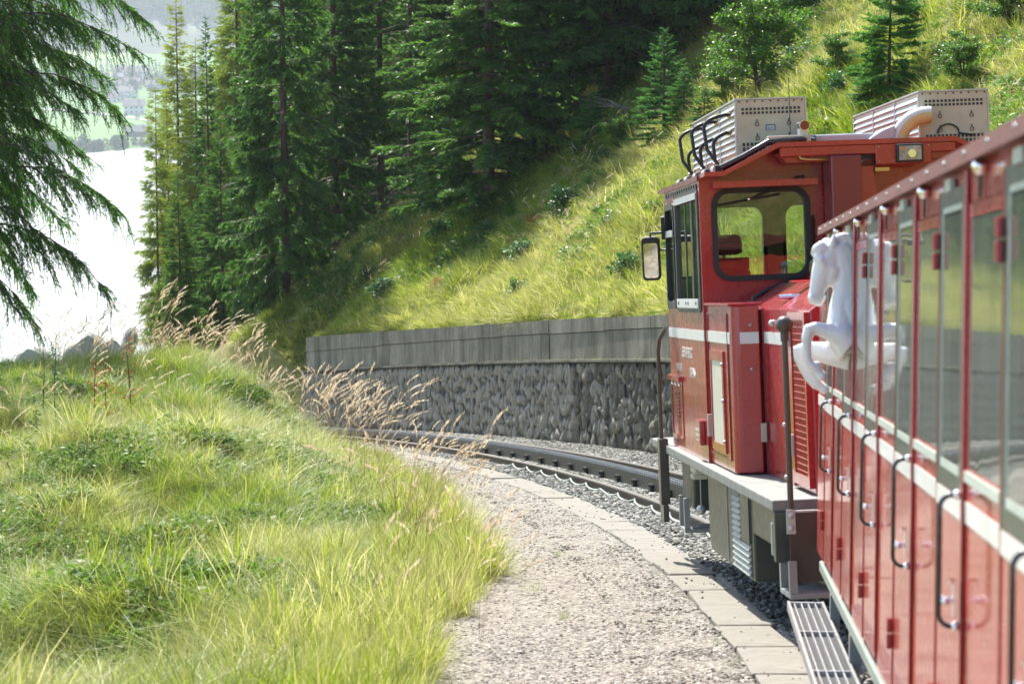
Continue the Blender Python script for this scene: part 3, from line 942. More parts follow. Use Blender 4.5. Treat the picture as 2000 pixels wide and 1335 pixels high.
def conifer(seed, H, L0, base=.06, whorl=.45, per=5, twigs=26, ntri=14, nl=.40, nw=.085, pend=.8, tl=.30, droop=.35, asc=.4, pw=.75, trunk_r=.16, sparse=0.0, dead=0, mat='spruce', hmax=None, wood=True):
    """returns (trunk mesh, crown mesh, dead-branch mesh or None); base at the origin"""
    r = np.random.default_rng(seed)
    B0 = []; AZ = []; LL = []; TT = []
    z = H * base
    while z < H * .985:
        u = z / H
        L = L0 * max(.05, (1 - u)) ** pw * (1 if u > .12 else .85 + u)
        for k in range(per):
            if r.random() < sparse: continue
            B0.append(z + r.uniform(-.5, .5) * whorl); AZ.append(r.uniform(0, 2 * math.pi)); LL.append(L * r.uniform(.65, 1.18)); TT.append(u)
        z += whorl * (1 - .45 * u)
    B0 = np.clip(np.array(B0), .05, H * .99); AZ = np.array(AZ); LL = np.array(LL); TT = np.array(TT)
    nb = len(B0)
    def bpt(i, t):
        a0 = -.08 + (asc + .08) * TT[i] ** 1.3; d0 = droop * (1 - TT[i]) ; 
        dz = LL[i] * (a0 * t - d0 * t ** 1.6 + .55 * d0 * t ** 3)
        rr = LL[i] * t
        w = .05 * LL[i] * np.sin(5 * t + i)
        return np.stack([np.cos(AZ[i]) * rr - np.sin(AZ[i]) * w, np.sin(AZ[i]) * rr + np.cos(AZ[i]) * w, B0[i] + dz], -1)
    # sprays
    cnt = np.maximum(4, (twigs * np.clip(LL / L0, .15, 1.1)).astype(int))
    I = np.repeat(np.arange(nb), cnt)
    t = r.uniform(.12, 1.0, len(I)) ** .8
    org = bpt(I, t); tan = unit(bpt(I, np.minimum(t + .03, 1.04)) - bpt(I, t - .03))
    lat = unit(np.stack([-np.sin(AZ[I]), np.cos(AZ[I]), 0 * t], 1)) * np.where(r.random(len(I)) < .5, 1, -1)[:, None]
    p = pend * r.uniform(.4, 1.25, len(I)) * (1 - .8 * TT[I])
    dr = tan * r.uniform(.45, .9, len(I))[:, None] + lat * r.uniform(.1, .9, len(I))[:, None] + np.array([0, 0, -1.]) * p[:, None]
    ln = tl * L0 * .36 * (1.25 - .65 * t) * r.uniform(.6, 1.3, len(I)) * np.clip(LL[I] / L0 + .35, .3, 1.15)
    tip = r.random(len(I)) < .05; 
    dr[tip] = tan[tip]
    T = [spray_template(r, ntri, nl, nw) for _ in range(5)]
    V, own = place_sprays(T, org, dr, ln, r)
    bl = (r.random(len(I)) * .65 + .35 * r.random(nb)[I])[own]
    # leader
    F = np.arange(len(V)).reshape(-1, 3)
    crown = arr_mesh('crown', V, F, M[mat], False, {'bl': bl})
    # wood
    tz = np.linspace(0, 1, 9)
    tp = np.stack([np.sin(tz * 5 + seed) * .012 * H * tz * .3, np.cos(tz * 4 + seed) * .012 * H * tz * .3, tz * H], 1)[None]
    tp[0, 0, 2] = -.8
    Vt, Ft = tubes_mesh(tp, (trunk_r * (1 - tz) ** .8 + .008)[None], 9)
    tb = np.linspace(0, 1, 5); ib = np.arange(nb)
    P = np.stack([bpt(ib, np.full(nb, q)) for q in tb], 1)
    Vb, Fb = tubes_mesh(P, np.outer(np.clip(LL * .011, .006, .04), 1 - .85 * tb), 3)
    trunk = arr_mesh('trunk', np.concatenate([Vt, Vb]), np.concatenate([Ft, Fb + len(Vt)]), M['bark'], True)
    dm = None
    if dead:
        n = dead
        z0 = r.uniform(.03, .42, n) * H; az = r.uniform(0, 6.283, n); L = r.uniform(.6, 1.15, n) * L0 * .8
        tt = np.linspace(0, 1, 6)
        wob = r.normal(0, .05, (n, 6)) * L[:, None] * tt
        P = np.stack([np.cos(az)[:, None] * L[:, None] * tt - np.sin(az)[:, None] * wob, np.sin(az)[:, None] * L[:, None] * tt + np.cos(az)[:, None] * wob, z0[:, None] + L[:, None] * (.05 * tt - .35 * tt ** 2) + wob], -1)
        Pm = [P]; Rm = [np.outer(np.full(n, .011), 1 - .8 * tt)]
        # side twigs
        q = np.repeat(np.arange(n), 6); t0 = r.uniform(.3, .95, len(q))
        k0 = (t0 * 5).astype(int); o = P[q, k0]
        a2 = az[q] + r.uniform(.3, .8, len(q)) * np.where(r.random(len(q)) < .5, 1, -1); l2 = L[q] * r.uniform(.15, .4, len(q))
        P2 = o[:, None, :] + np.stack([np.cos(a2)[:, None] * l2[:, None] * tt, np.sin(a2)[:, None] * l2[:, None] * tt, -l2[:, None] * .3 * tt ** 2], -1)
        Pm.append(P2); Rm.append(np.outer(np.full(len(q), .006), 1 - .7 * tt))
        Vd, Fd = tubes_mesh(np.concatenate(Pm), np.concatenate(Rm), 3)
        dm = arr_mesh('dead_branches', Vd, Fd, M['dead'], False)
    return trunk, crown, dm


def broadleaf(seed, H, Rr, nleaf, lsize, mat, stems=4, flat=.5):
    r = np.random.default_rng(seed)
    polys = []; rads = []
    tips = []
    tt = np.linspace(0, 1, 6)
    for s_ in range(stems):
        az = r.uniform(0, 6.283); L = H * r.uniform(.7, 1.0); lean = r.uniform(.1, .5)
        w = r.normal(0, .03, (6, 2)) * H
        P = np.stack([np.cos(az) * lean * Rr * tt ** 1.3 + w[:, 0] * tt, np.sin(az) * lean * Rr * tt ** 1.3 + w[:, 1] * tt, L * tt], 1)
        polys.append(P); rads.append(.016 * H * (1 - .85 * tt) * .8)
        for b in range(9):
            k = r.uniform(.25, .98); o = P[int(k * 5)]; a2 = r.uniform(0, 6.283); l2 = Rr * r.uniform(.4, .95) * (1.15 - .6 * k)
            Q = o + np.stack([np.cos(a2) * l2 * tt, np.sin(a2) * l2 * tt, l2 * (.55 * tt - .25 * tt ** 2)], 1) + r.normal(0, .02, (6, 3)) * H * tt[:, None]
            polys.append(Q); rads.append(.005 * H * (1 - .8 * tt)); tips.append(Q)
            for c in range(3):
                k2 = r.integers(2, 6); a3 = a2 + r.uniform(-1, 1); l3 = l2 * r.uniform(.25, .5)
                Q3 = Q[k2] + np.stack([np.cos(a3) * l3 * tt, np.sin(a3) * l3 * tt, l3 * r.uniform(-.2, .6) * tt], 1)
                polys.append(Q3); rads.append(.0025 * H * (1 - .7 * tt)); tips.append(Q3)
    V, F = tubes_mesh(np.array(polys), np.array(rads), 4)
    trunk = arr_mesh('trunk', V, F, M['bark'], True)
    tips = np.array(tips)
    q = r.integers(0, len(tips), nleaf); k = r.uniform(1.2, 5, nleaf); k0 = np.minimum(k.astype(int), 4); f = (k - k0)[:, None]
    o = tips[q, k0] * (1 - f) + tips[q, k0 + 1] * f + r.normal(0, lsize * .9, (nleaf, 3))
    d = unit(r.normal(size=(nleaf, 3)) * np.array([1, 1, flat]))
    sd = unit(np.cross(d, r.normal(size=(nleaf, 3)) * np.array([flat, flat, 1.0])))
    l = lsize * r.uniform(.6, 1.3, nleaf)[:, None]
    Vl = np.stack([o, o + d * l * .5 + sd * l * .32, o + d * l, o + d * l * .5 - sd * l * .32], 1).reshape(-1, 3)
    bl = np.repeat(np.clip(r.normal(.5, .22, nleaf), 0, 1) * .7 + .3 * r.random(len(tips))[q], 4)
    crown = arr_mesh('crown', Vl, np.arange(len(Vl)).reshape(-1, 4), M[mat], False, {'bl': bl})
    return trunk, crown, None


def proto(meshes): return meshes


def plant_tree(name, meshes, label, cat, loc, scale=1.0, rot=0.0, group=None, tilt=0.0):
    e = empty(name, label, cat, loc, group)
    e.rotation_euler = (tilt, 0, rot)
    e.scale = scale if isinstance(scale, (tuple, list)) else (scale,) * 3
    for me in meshes:
        if me is None: continue
        o = bpy.data.objects.new(me.name.split('.')[0], me); COL.objects.link(o); o.parent = e
        if o.name.startswith('dead'): o['kind'] = 'stuff'
    return e


def at_px(px, d):
    p = W(px, 600, d)
    return ground_at(p.x, p.y)


def tree_px(name, meshes, H0, px, d, label, top=None, H=None, group=None, rot=0.0, wide=1.0, cat='tree'):
    """tree whose stem stands under photo column px at distance d; top = photo row of its tip (or a height H)"""
    g = at_px(px, d)
    if top is not None:
        t = W(px, top, d); H = t.z - g.z
    k = H / H0
    return plant_tree(name, meshes, label, cat, g, (k * wide, k * wide, k), rot, group)


spA = conifer(11, 20, 3.4, .03, .46, 6, 46, 17, nl=.46, nw=.13, pend=1.15, tl=.46, dead=26, trunk_r=.20)
spB = conifer(12, 20, 3.1, .03, .46, 6, 42, 17, nl=.46, nw=.13, pend=.85, tl=.46, dead=20, droop=.28, trunk_r=.19)
spC = conifer(13, 22, 2.9, .24, .52, 5, 34, 16, nl=.46, nw=.13, pend=.6, tl=.46, dead=46, sparse=.1, trunk_r=.17)
spD = conifer(14, 16, 3.3, .01, .36, 7, 44, 17, nl=.46, nw=.13, pend=.45, tl=.44, droop=.22, trunk_r=.17)
spY = conifer(15, 4, 1.15, .01, .17, 7, 30, 15, nl=.50, nw=.15, pend=.12, droop=.05, asc=.75, tl=.55, trunk_r=.05, mat='spruce_young')
spY2 = conifer(16, 4, 1.5, .01, .18, 7, 32, 15, nl=.50, nw=.15, pend=.2, droop=.1, asc=.6, tl=.5, trunk_r=.05, mat='spruce_young')
laA = conifer(17, 20, 2.1, .08, .26, 8, 34, 9, nl=.38, nw=.10, pend=1.1, tl=.75, droop=.3, sparse=.3, trunk_r=.13, mat='larch', pw=.6)
laB = conifer(18, 20, 2.0, .10, .28, 7, 30, 9, nl=.38, nw=.10, pend=1.1, tl=.75, droop=.3, sparse=.35, trunk_r=.11, mat='larch', pw=.5)
bush = broadleaf(19, 2.4, 1.15, 13000, .066, 'broad', 6)
shA = broadleaf(20, .55, .38, 900, .085, 'shrub', 6)
shB = broadleaf(21, .7, .34, 900, .075, 'shrub', 6)
shR = broadleaf(22, .6, .35, 380, .05, 'red_leaf', 4)

# trees at the lake side
tree_px('larch_tree', laA, 20, 355, 92, 'tall thin yellow-green larch standing before the hazy mountain, its tip bare and pointed', top=-8, rot=1.0)
tree_px('larch_tree', laB, 20, 311, 80, 'short sparse larch at the edge of the lake view, lowest and leftmost of the larches', top=165, rot=2.0, wide=.9)
tree_px('larch_tree', laB, 20, 334, 84, 'thin larch with drooping sprays right beside the lowest larch', top=175, rot=4.0, wide=.8)
tree_px('larch_tree', laA, 20, 470, 98, 'larch with a bare dark stem rising above the dark pointed spruce', top=-190, rot=5.0)
tree_px('larch_tree', laA, 20, 392, 90, 'bushy yellow-green larch glowing behind the dark pointed spruce', top=70, rot=3.3, wide=1.1)
tree_px('spruce_tree', spB, 20, 412, 82, 'dark pointed spruce between the larches and the big drooping spruce', top=22, rot=.7, wide=.62)
tree_px('spruce_tree', spD, 16, 352, 72, 'low broad dark green spruce at the edge of the lake, behind the dry grass', top=330, rot=2.1, wide=.85)
tree_px('spruce_tree', spD, 16, 436, 76, 'bushy spruce filling the gap below the dark pointed spruce', top=210, rot=5.1, wide=.8)
tree_px('spruce_tree', spA, 20, 560, 66, 'big drooping spruce with curtains of hanging twigs and pale dead branches', H=13, rot=1.3, wide=.88)
tree_px('spruce_tree', spA, 20, 500, 74, 'drooping spruce just left of the big drooping spruce, its tip near the picture top', top=-120, rot=3.9, wide=.5)
tree_px('spruce_tree', spB, 20, 655, 70, 'tall dense spruce between the big drooping spruce and the bare trunks', H=13.5, rot=0.4)
tree_px('spruce_tree', spC, 22, 745, 71, 'spruce with a bare brown trunk showing low down, left of two slim trunks', H=13.5, rot=0.2)
tree_px('spruce_tree', spC, 22, 804, 73, 'spruce with a slim dark trunk standing on the shaded slope', H=14, rot=2.2, wide=.8)
tree_px('spruce_tree', spC, 22, 838, 84, 'slim spruce with a light trunk close to the sunlit fir', H=15, rot=4.2, wide=.8)
g = ray_ground(955, 392)
plant_tree('spruce_tree', spD, 'large fir with its lake side brightly sunlit and its hill side in deep shade', 'tree', g[2], (.86, .86, .78), .9)
g = ray_ground(880, 405)
plant_tree('spruce_tree', spY2, 'small sunlit spruce growing in front of the large fir', 'tree', g[2], (.95, .95, 1.05), 1.9)
for px, py, k, rot, lab in ((1080, 205, 1.0, .3, 'dark spruce trunk above the shaded slope, left one of three'), (1110, 190, 1.1, 2.3, 'dark spruce trunk above the shaded slope, middle one of three'), (1152, 150, 1.0, 4.4, 'dark spruce trunk above the shaded slope, right one of three')):
    g = ray_ground(px, py)
    if g: plant_tree('spruce_tree', spC, lab, 'tree', g[2], (.8, .8, k * .8), rot)
# forest behind, on the slope
fr = random.Random(9)
cells = []
for px, py, k, me in ((1215, 165, .7, spB), (1262, 120, .75, spA), (1312, 88, .7, spB), (1372, 52, .75, spA), (1420, 22, .7, spB), (1190, 215, .5, spD), (1245, 60, .8, spB), (1335, 20, .8, spA), (1130, 120, .7, spA), (1060, 250, .55, spD), (1300, 40, .7, spB)):
    g = ray_ground(px, py)
    if g:
        cells.append(g[2])
for i in range(400):
    px = fr.uniform(430, 1330); d = fr.uniform(76, 132)
    lim = 560 - (px - 600) * .62
    g = at_px(px, d)
    v = g - cam.location
    dep = v.y * math.cos(PITCH) - v.z * math.sin(PITCH); up = v.z * math.cos(PITCH) + v.y * math.sin(PITCH)
    row = CY - FPX * up / dep
    if row > lim - 60 * (px > 900) or (px > 1180 and row > 40): continue
    if any((g.x - c.x) ** 2 + (g.y - c.y) ** 2 < 3.0 ** 2 for c in cells): continue
    cells.append(g)
    if len(cells) > 58: break
for i, g in enumerate(cells):
    q = fr.choice([spA, spB, spB, spA, spC, spD])
    k = fr.uniform(.66, .9)
    plant_tree('spruce_tree', q, 'dark spruce crowded among others deep in the shaded forest', 'tree', g, (k, k, k * fr.uniform(1, 1.2)), fr.uniform(0, 6.28), 'spruces of the shaded forest')

# young trees and bushes on the sunny slope
YG = [
 (1296, 285, 2.3, spY, 'young spruce with upright tip beside the broad-leaved bush', .9), (1335, 262, 1.3, spY2, 'small young spruce just above the cab roof', 1.0),
 (1255, 282, 1.0, spY, 'little spruce at the left foot of the tall young spruce', 1.2), (1155, 300, 1.3, spY2, 'young spruce at the edge of the forest shade under the dead branches', 1.0),
 (1735, 205, 2.5, spY2, 'dark green young spruce in the tall grass above the grey roof boxes', .62), (1702, 215, .8, spY2, 'small spruce left of the dark green young spruce on the grass', 1.2),
 (1375, 268, 0.9, spY, 'little bright spruce close to the hoses of the roof box', 1.2),
 (1600, 20, 1.5, spY2, 'dark spruce at the top edge of the grassy slope', 1.0)]
for px, py, H, me, lab, wd in YG:
    g = ray_ground(px, py)
    if g: plant_tree('young_spruce', me, lab, 'tree', g[2], (H / 4 * wd * 1.3, H / 4 * wd * 1.3, H / 4), px)
g = ray_ground(1482, 205)
plant_tree('broadleaf_bush', bush, 'bright green broad-leaved bush with dark stems above the cab roof', 'bush', g[2], 1.0, .5)
for px, py, k, rot, lab in ((1970, 70, .55, 1.0, 'leafy sapling high on the slope at the far right'), (1632, 150, .40, 2.0, 'little leafy sapling in the grass between the bush and the dark young spruce'), (1412, 210, .45, 3.0, 'low leafy growth at the left foot of the broad-leaved bush'), (1208, 300, .42, 4.0, 'leafy sapling in half shade at the forest edge'), (1880, 175, .42, 5.0, 'leafy growth in the grass behind the right roof box'), (1560, 60, .5, 0.3, 'leafy sapling on the slope right of the broad-leaved bush')):
    g = ray_ground(px, py)
    if g: plant_tree('broadleaf_bush', bush, lab, 'bush', g[2], (k * 1.1, k, k * .9), rot)
SH = [(1100, 425, 1.0, shB, 'dark leafy shrub highest of those left of the cab'), (1020, 515, 1.1, shB, 'upright dark green shrub in the middle of the grassy slope'), (1203, 448, .9, shB, 'leafy shrub on the slope nearest the cab mirror'),
      (1127, 500, .8, shA, 'rounded shrub with a dark hollow below the highest shrub'), (872, 470, 1.0, shA, 'green shrub at the edge of the forest shadow'), (950, 470, .8, shB, 'shrub where the slope shadow turns to sun'), (750, 585, 1.2, shB, 'green shrub near the end of the wall'),
      (722, 560, .9, shA, 'shrub behind the one near the end of the wall'), (1012, 590, .7, shB, 'narrow shrub just above the middle of the wall'), (1232, 545, .8, shA, 'reddish green low shrub above the wall near the cab'), (748, 622, .6, shA, 'lowest shrub above the far end of the wall'),
      (1085, 560, .55, shA, 'tiny shrub above the wall centre'), (880, 560, .5, shA, 'small shrub above the dry grass by the wall'), (1290, 420, .7, shA, 'low shrub behind the cab side windows'), (1180, 340, .8, shB, 'shrub in half shade under the young spruces'),
      (1640, 190, .8, shA, 'leafy shrub behind the pale roof unit'), (1560, 120, .7, shA, 'leafy shrub right of the broad-leaved bush'), (1850, 120, .9, shA, 'yellowish shrub above the right roof box'), (1790, 60, .8, shB, 'leafy shrub behind the dark young spruce')]
for px, py, k, me, lab in SH:
    g = ray_ground(px, py)
    if g: plant_tree('shrub', me, lab, 'shrub', g[2] - Vector((0, 0, .08)), (k * (.9 + .3 * math.sin(px)), k * 1.05, k * (.85 + .25 * math.cos(px))), px, 'shrubs on the grassy slope')
for px, py, k, lab in ((1045, 462, .9, 'rusty brown low shrub on the slope'), (855, 575, .7, 'rusty brown low shrub near the wall top'), (1180, 470, .5, 'rust coloured sprig on the slope')):
    g = ray_ground(px, py)
    if g: plant_tree('rusty_shrub', shR, lab, 'shrub', g[2], k, px)
# bare dead branches fanned on the slope
def dead_fan(px, py, L, seed, lab, az0=0.0):
    g = ray_ground(px, py)
    r = np.random.default_rng(seed); tt = np.linspace(0, 1, 7)
    n = 9
    az = az0 + r.uniform(-.5, .5, n); l = L * r.uniform(.5, 1, n)
    P = np.stack([np.cos(az)[:, None] * l[:, None] * tt, np.sin(az)[:, None] * l[:, None] * tt, .1 + l[:, None] * (r.uniform(.05, .35, n)[:, None] * tt)], -1) + r.normal(0, .012, (n, 7, 3)) * l[:, None, None]
    V, F = tubes_mesh(P, np.outer(np.full(n, .012), 1 - .8 * tt), 4)
    o = link_mesh('dead_branch', arr_mesh('dead_branch', V, F, M['dead'], True)); o.location = g[2]; tag(o, lab, 'branch')
dead_fan(1240, 225, 1.6, 1, 'pale bare branches reaching out of the young spruces', math.pi)
dead_fan(965, 392, .9, 2, 'pale bare twigs at the foot of the large fir', 1.5)
dead_fan(560, 640, 2.2, 3, 'tangle of dry branches behind the dry grass at the wall end', .2)

# ------------------------------------------------------------------ the near spruce at the left edge
def near_spruce():
    r = np.random.default_rng(77)
    base_w = W(-112, 720, 38)
    g = ground_at(base_w.x, base_w.y)
    e = empty('spruce_tree', 'near spruce hanging its drooping branches in front of the lake at the left edge', 'tree', g)
    D = 38.0; pm = FPX / D
    polys = []; rads = []; O = []; DR = []; LN = []
    # main limbs: (photo tip x, tip y, root row, depth offset of the tip)
    limbs = [(262, 28, -95, .5), (205, -30, -150, -.6), (250, 95, 25, -.3), (200, 150, 95, .8), (150, 215, 160, -.9), (238, 425, 300, .2), (160, 285, 200, .9), (200, 560, 395, -.4), (60, 560, 400, .8),
             (95, 100, 30, -1.0), (60, 215, 150, 1.0), (120, 350, 260, -1.2), (40, 330, 250, 1.2), (75, 470, 350, -.8), (70, 625, 470, .3), (110, 430, 320, 1.4), (20, 480, 380, 1.1), (140, 20, -60, 1.2), (40, 30, -40, -1.3), (180, -80, -170, .7), (225, 215, 140, .1), (30, 600, 470, -.9), (-20, 640, 500, -.6),
             (100, 170, 110, .2), (60, 90, 40, .6), (90, 250, 190, -.3), (30, 160, 110, -.2), (130, 120, 60, .4), (40, 400, 310, .3), (10, 260, 200, .2), (170, 60, 0, .2), (20, 60, 10, .3), (150, 330, 245, .3)]
    loc = np.array(g)
    for i in range(46):      # limbs of the sides that face away
        az = r.uniform(.5 * math.pi, 1.95 * math.pi); z = r.uniform(2.2, 17); L = r.uniform(1.8, 3.2) * (1 - z / 22)
        limbs.append((z, az, L))
    tt = np.linspace(0, 1, 10)
    for Lb in limbs:
        if len(Lb) == 4:
            tip = np.array(W(Lb[0], Lb[1], D + Lb[3])) - loc; rt = np.array(W(-112, Lb[2], D)) - loc; rt[:2] *= .0
        else:
            z, az, L = Lb; rt = np.array([0, 0, z]); tip = rt + np.array([math.cos(az) * L, math.sin(az) * L, -.45 * L])
        v = tip - rt; L = np.linalg.norm(v)
        P = rt + v * tt[:, None]
        P[:, 2] += L * (.10 * np.sin(math.pi * tt) - .04 * np.sin(2 * math.pi * tt))
        P += np.cumsum(r.normal(0, .006 * L, (10, 3)), 0) * tt[:, None]
        polys.append(P); rads.append(.020 * (1 - .86 * tt) * (L / 2.8) + .002)
        side = unit(np.cross(v, [0, 0, 1.]))
        # secondary twigs along the limb; from each hang thin tertiary twigs
        ns_ = int(60 * L / 2.5) if len(Lb) == 4 else int(16 * L / 2.5)
        for k in range(ns_):
            t = r.uniform(.12, 1); j = min(int(t * 9), 8); f = t * 9 - j; o = P[j] * (1 - f) + P[j + 1] * f
            sg = r.choice([-1, 1]); l2 = L * r.uniform(.14, .34) * (1.15 - .7 * t) + .05
            d2 = unit(v / L * r.uniform(.5, 1.1) + side * sg * r.uniform(.15, 1.0) + np.array([0, 0, -r.uniform(.0, .65)]))
            q = np.linspace(0, 1, 10)[:, None]
            Q = o + d2 * l2 * q + np.array([0, 0, -1.]) * l2 * .45 * q ** 2
            polys.append(Q); rads.append(.0045 * (1 - .75 * tt) + .0012)
            n3 = max(4, int(l2 / .034))
            m3 = r.uniform(0, 1, n3); jj = np.minimum((m3 * 9).astype(int), 8); oo = Q[jj] + (Q[jj + 1] - Q[jj]) * (m3 * 9 - jj)[:, None]
            l3 = r.uniform(.05, .17, n3) * (1.1 - .5 * m3) + np.where(r.random(n3) < .14, r.uniform(.1, .30, n3), 0)
            long_ = l3 > .17
            dd = d2 * r.uniform(.2, .9, n3)[:, None] + r.normal(0, .35, (n3, 3)) + np.array([0, 0, -1.]) * np.where(long_, 2.2, r.uniform(.15, .7, n3))[:, None]
            O.append(oo); DR.append(unit(dd)); LN.append(l3)
            O.append(o[None] + d2 * l2 * .25); DR.append(unit(Q[-1] - o)[None]); LN.append(np.array([l2 * .85]))
    O = np.concatenate(O); DR = np.concatenate(DR); LN = np.concatenate(LN)
    # templates by length so needles keep their size (about 2 cm)
    VV = []; BB = []
    for lo, hi, nn in ((0, .10, 11), (.10, .18, 20), (.18, .30, 32), (.30, 2, 60)):
        q = np.where((LN >= lo) & (LN < hi))[0]
        if not len(q): continue
        mid = float(np.median(LN[q]))
        T = [spray_template(r, nn, .033 / mid, .0115 / mid, 1.0) for _ in range(4)]
        V, own = place_sprays(T, O[q], DR[q], LN[q], r)
        VV.append(V); BB.append((r.random(len(q)))[own])
    V = np.concatenate(VV)
    link_mesh('crown', arr_mesh('crown', V, np.arange(len(V)).reshape(-1, 3), M['spruce_near'], False, {'bl': np.concatenate(BB)}), e)
    Vb, Fb = tubes_mesh(np.array(polys), np.array(rads), 4)
    tz = np.linspace(0, 1, 10)
    Vt, Ft = tubes_mesh(np.stack([0 * tz, 0 * tz, tz * 19 - 1], 1)[None], (.19 * (1 - tz) + .01)[None], 10)
    link_mesh('trunk', arr_mesh('trunk', np.concatenate([Vt, Vb]), np.concatenate([Ft, Fb + len(Vt)]), M['bark'], True), e)
    return len(V) // 3
NEAR_TRIS = near_spruce()
print('near spruce tris', NEAR_TRIS)
# ------------------------------------------------------------------ grass
M['grass'] = leaf_mat('grass_blades', [(0, (0.045, 0.125, 0.016)), (.32, (0.115, 0.210, 0.020)), (.58, (0.235, 0.295, 0.040)), (.80, (0.38, 0.39, 0.115)), (1, (0.56, 0.52, 0.27))], .48, .45, 'mix', .35, 1.35)
M['straw'] = leaf_mat('dry_seed_heads', [(0, (0.34, 0.26, 0.17)), (.5, (0.50, 0.40, 0.28)), (1, (0.66, 0.57, 0.43))], .45, .6, 'mix', .2, 1.25)
M['weed'] = leaf_mat('weed_leaves', [(0, (0.035, 0.095, 0.020)), (.5, (0.075, 0.165, 0.028)), (1, (0.14, 0.24, 0.05))], .42, .5, 'mix', .2, 1.4)


def blades(r, n, h0, h1, w, spread, lean, segs=3, bend=.6):
    """n curved tapering blades: triangles as (V, F, bl)"""
    V = []; F = []; B = []
    for i in range(n):
        a = r.uniform(0, 6.283); rad = spread * math.sqrt(r.random())
        o = np.array([math.cos(a) * rad, math.sin(a) * rad, -.03])
        az = r.uniform(0, 6.283) if r.random() < .5 else a + r.normal(0, .5)
        h = r.uniform(h0, h1); l0 = lean * r.uniform(.2, 1.3); b = bend * r.uniform(.3, 1.4)
        d = np.array([math.cos(az), math.sin(az), 0]); sd = np.array([-d[1], d[0], 0])
        tw = r.uniform(-.8, .8); sd = sd * math.cos(tw) + d * math.sin(tw)
        wd = w * r.uniform(.6, 1.3); c = r.random(); n0 = len(V)
        for k in range(segs):
            t = k / segs
            p = o + d * h * (l0 * t + b * t * t) + np.array([0, 0, 1.]) * h * (t - .35 * b * t * t)
            ww = wd * (1 - .55 * t)
            V += [p - sd * ww / 2, p + sd * ww / 2]; B += [c, c]
        p = o + d * h * (l0 + b) + np.array([0, 0, 1.]) * h * (1 - .35 * b)
        V.append(p); B.append(c)
        for k in range(segs - 1):
            q = n0 + 2 * k; F += [(q, q + 1, q + 3), (q, q + 3, q + 2)]
        q = n0 + 2 * (segs - 1); F.append((q, q + 1, q + 2))
    return V, F, B


def tuft(seed, n, h0, h1, w, spread, lean=.35, segs=3, bend=.55, mat='grass'):
    r = np.random.default_rng(seed)
    V, F, B = blades(r, n, h0, h1, w, spread, lean, segs, bend)
    return arr_mesh('tuft', np.array(V), np.array(F), M[mat], False, {'bl': np.array(B)})


def seed_stalk(seed, n, h0, h1, spread, head=.17, fat=.0095):
    r = np.random.default_rng(seed)
    polys = []; rads = []; tips = []
    tt = np.linspace(0, 1, 6)
    Vh = []
    for i in range(n):
        a = r.uniform(0, 6.283); rad = spread * math.sqrt(r.random()); az = r.normal(-.3, 1.3); h = r.uniform(h0, h1); b = r.uniform(.05, .38)
        d = np.array([math.cos(az), math.sin(az), 0]); o = np.array([math.cos(a) * rad, math.sin(a) * rad, -.02])
        P = o + d * h * (.10 * tt + b * tt ** 2.6)[:, None] + np.array([0, 0, 1.]) * h * (tt - .18 * b * tt ** 3)[:, None]
        polys.append(P); rads.append(np.full(6, .0017) * (1 - .4 * tt))
        # head: overlapping slim scales along the last stretch, nodding over
        hd = head * r.uniform(.7, 1.3); dv = unit((P[5] - P[4])[None])[0]
        for k in range(13):
            t = k / 12; c = P[5] + dv * hd * (t - .15) + d * hd * .35 * t * t + np.array([0, 0, -1.]) * hd * .18 * t * t
            s_ = fat * (math.sin(math.pi * (.12 + .8 * t)) ** .7) * r.uniform(.7, 1.25)
            q = unit(r.normal(size=(1, 3)))[0]; q = unit((q - dv * q.dot(dv))[None])[0]
            Vh += [c - q * s_, c + q * s_, c + dv * hd * .22 + q * s_ * .35]
    Vt, Ft = tubes_mesh(np.array(polys), np.array(rads), 3)
    Ft = np.concatenate([Ft[:, [0, 1, 2]], Ft[:, [0, 2, 3]]])
    Vh = np.array(Vh); Fh = np.arange(len(Vh)).reshape(-1, 3) + len(Vt)
    bl = np.concatenate([np.full(len(Vt), .0), np.repeat(r.uniform(.4, 1, len(Vh) // 3), 3)])
    return arr_mesh('seed_stalks', np.concatenate([Vt, Vh]), np.concatenate([Ft, Fh]), M['straw'], False, {'bl': bl})


def weed(seed, n, h, rad, ls):
    r = np.random.default_rng(seed)
    o = r.normal(0, 1, (n, 3)) * np.array([rad, rad, h * .35]) * .6 + np.array([0, 0, h * .45]); o[:, 2] = np.abs(o[:, 2])
    d = unit(r.normal(size=(n, 3)) * np.array([1, 1, .5])); sd = unit(np.cross(d, r.normal(size=(n, 3)) * np.array([.4, .4, 1])))
    l = ls * r.uniform(.6, 1.4, n)[:, None]
    V = np.stack([o, o + d * l * .5 + sd * l * .3, o + d * l, o + d * l * .5 - sd * l * .3], 1).reshape(-1, 3)
    q = np.arange(len(V)).reshape(-1, 4)
    return arr_mesh('weed', V, np.concatenate([q[:, [0, 1, 2]], q[:, [0, 2, 3]]]), M['weed'], False, {'bl': np.repeat(r.random(n), 4)})


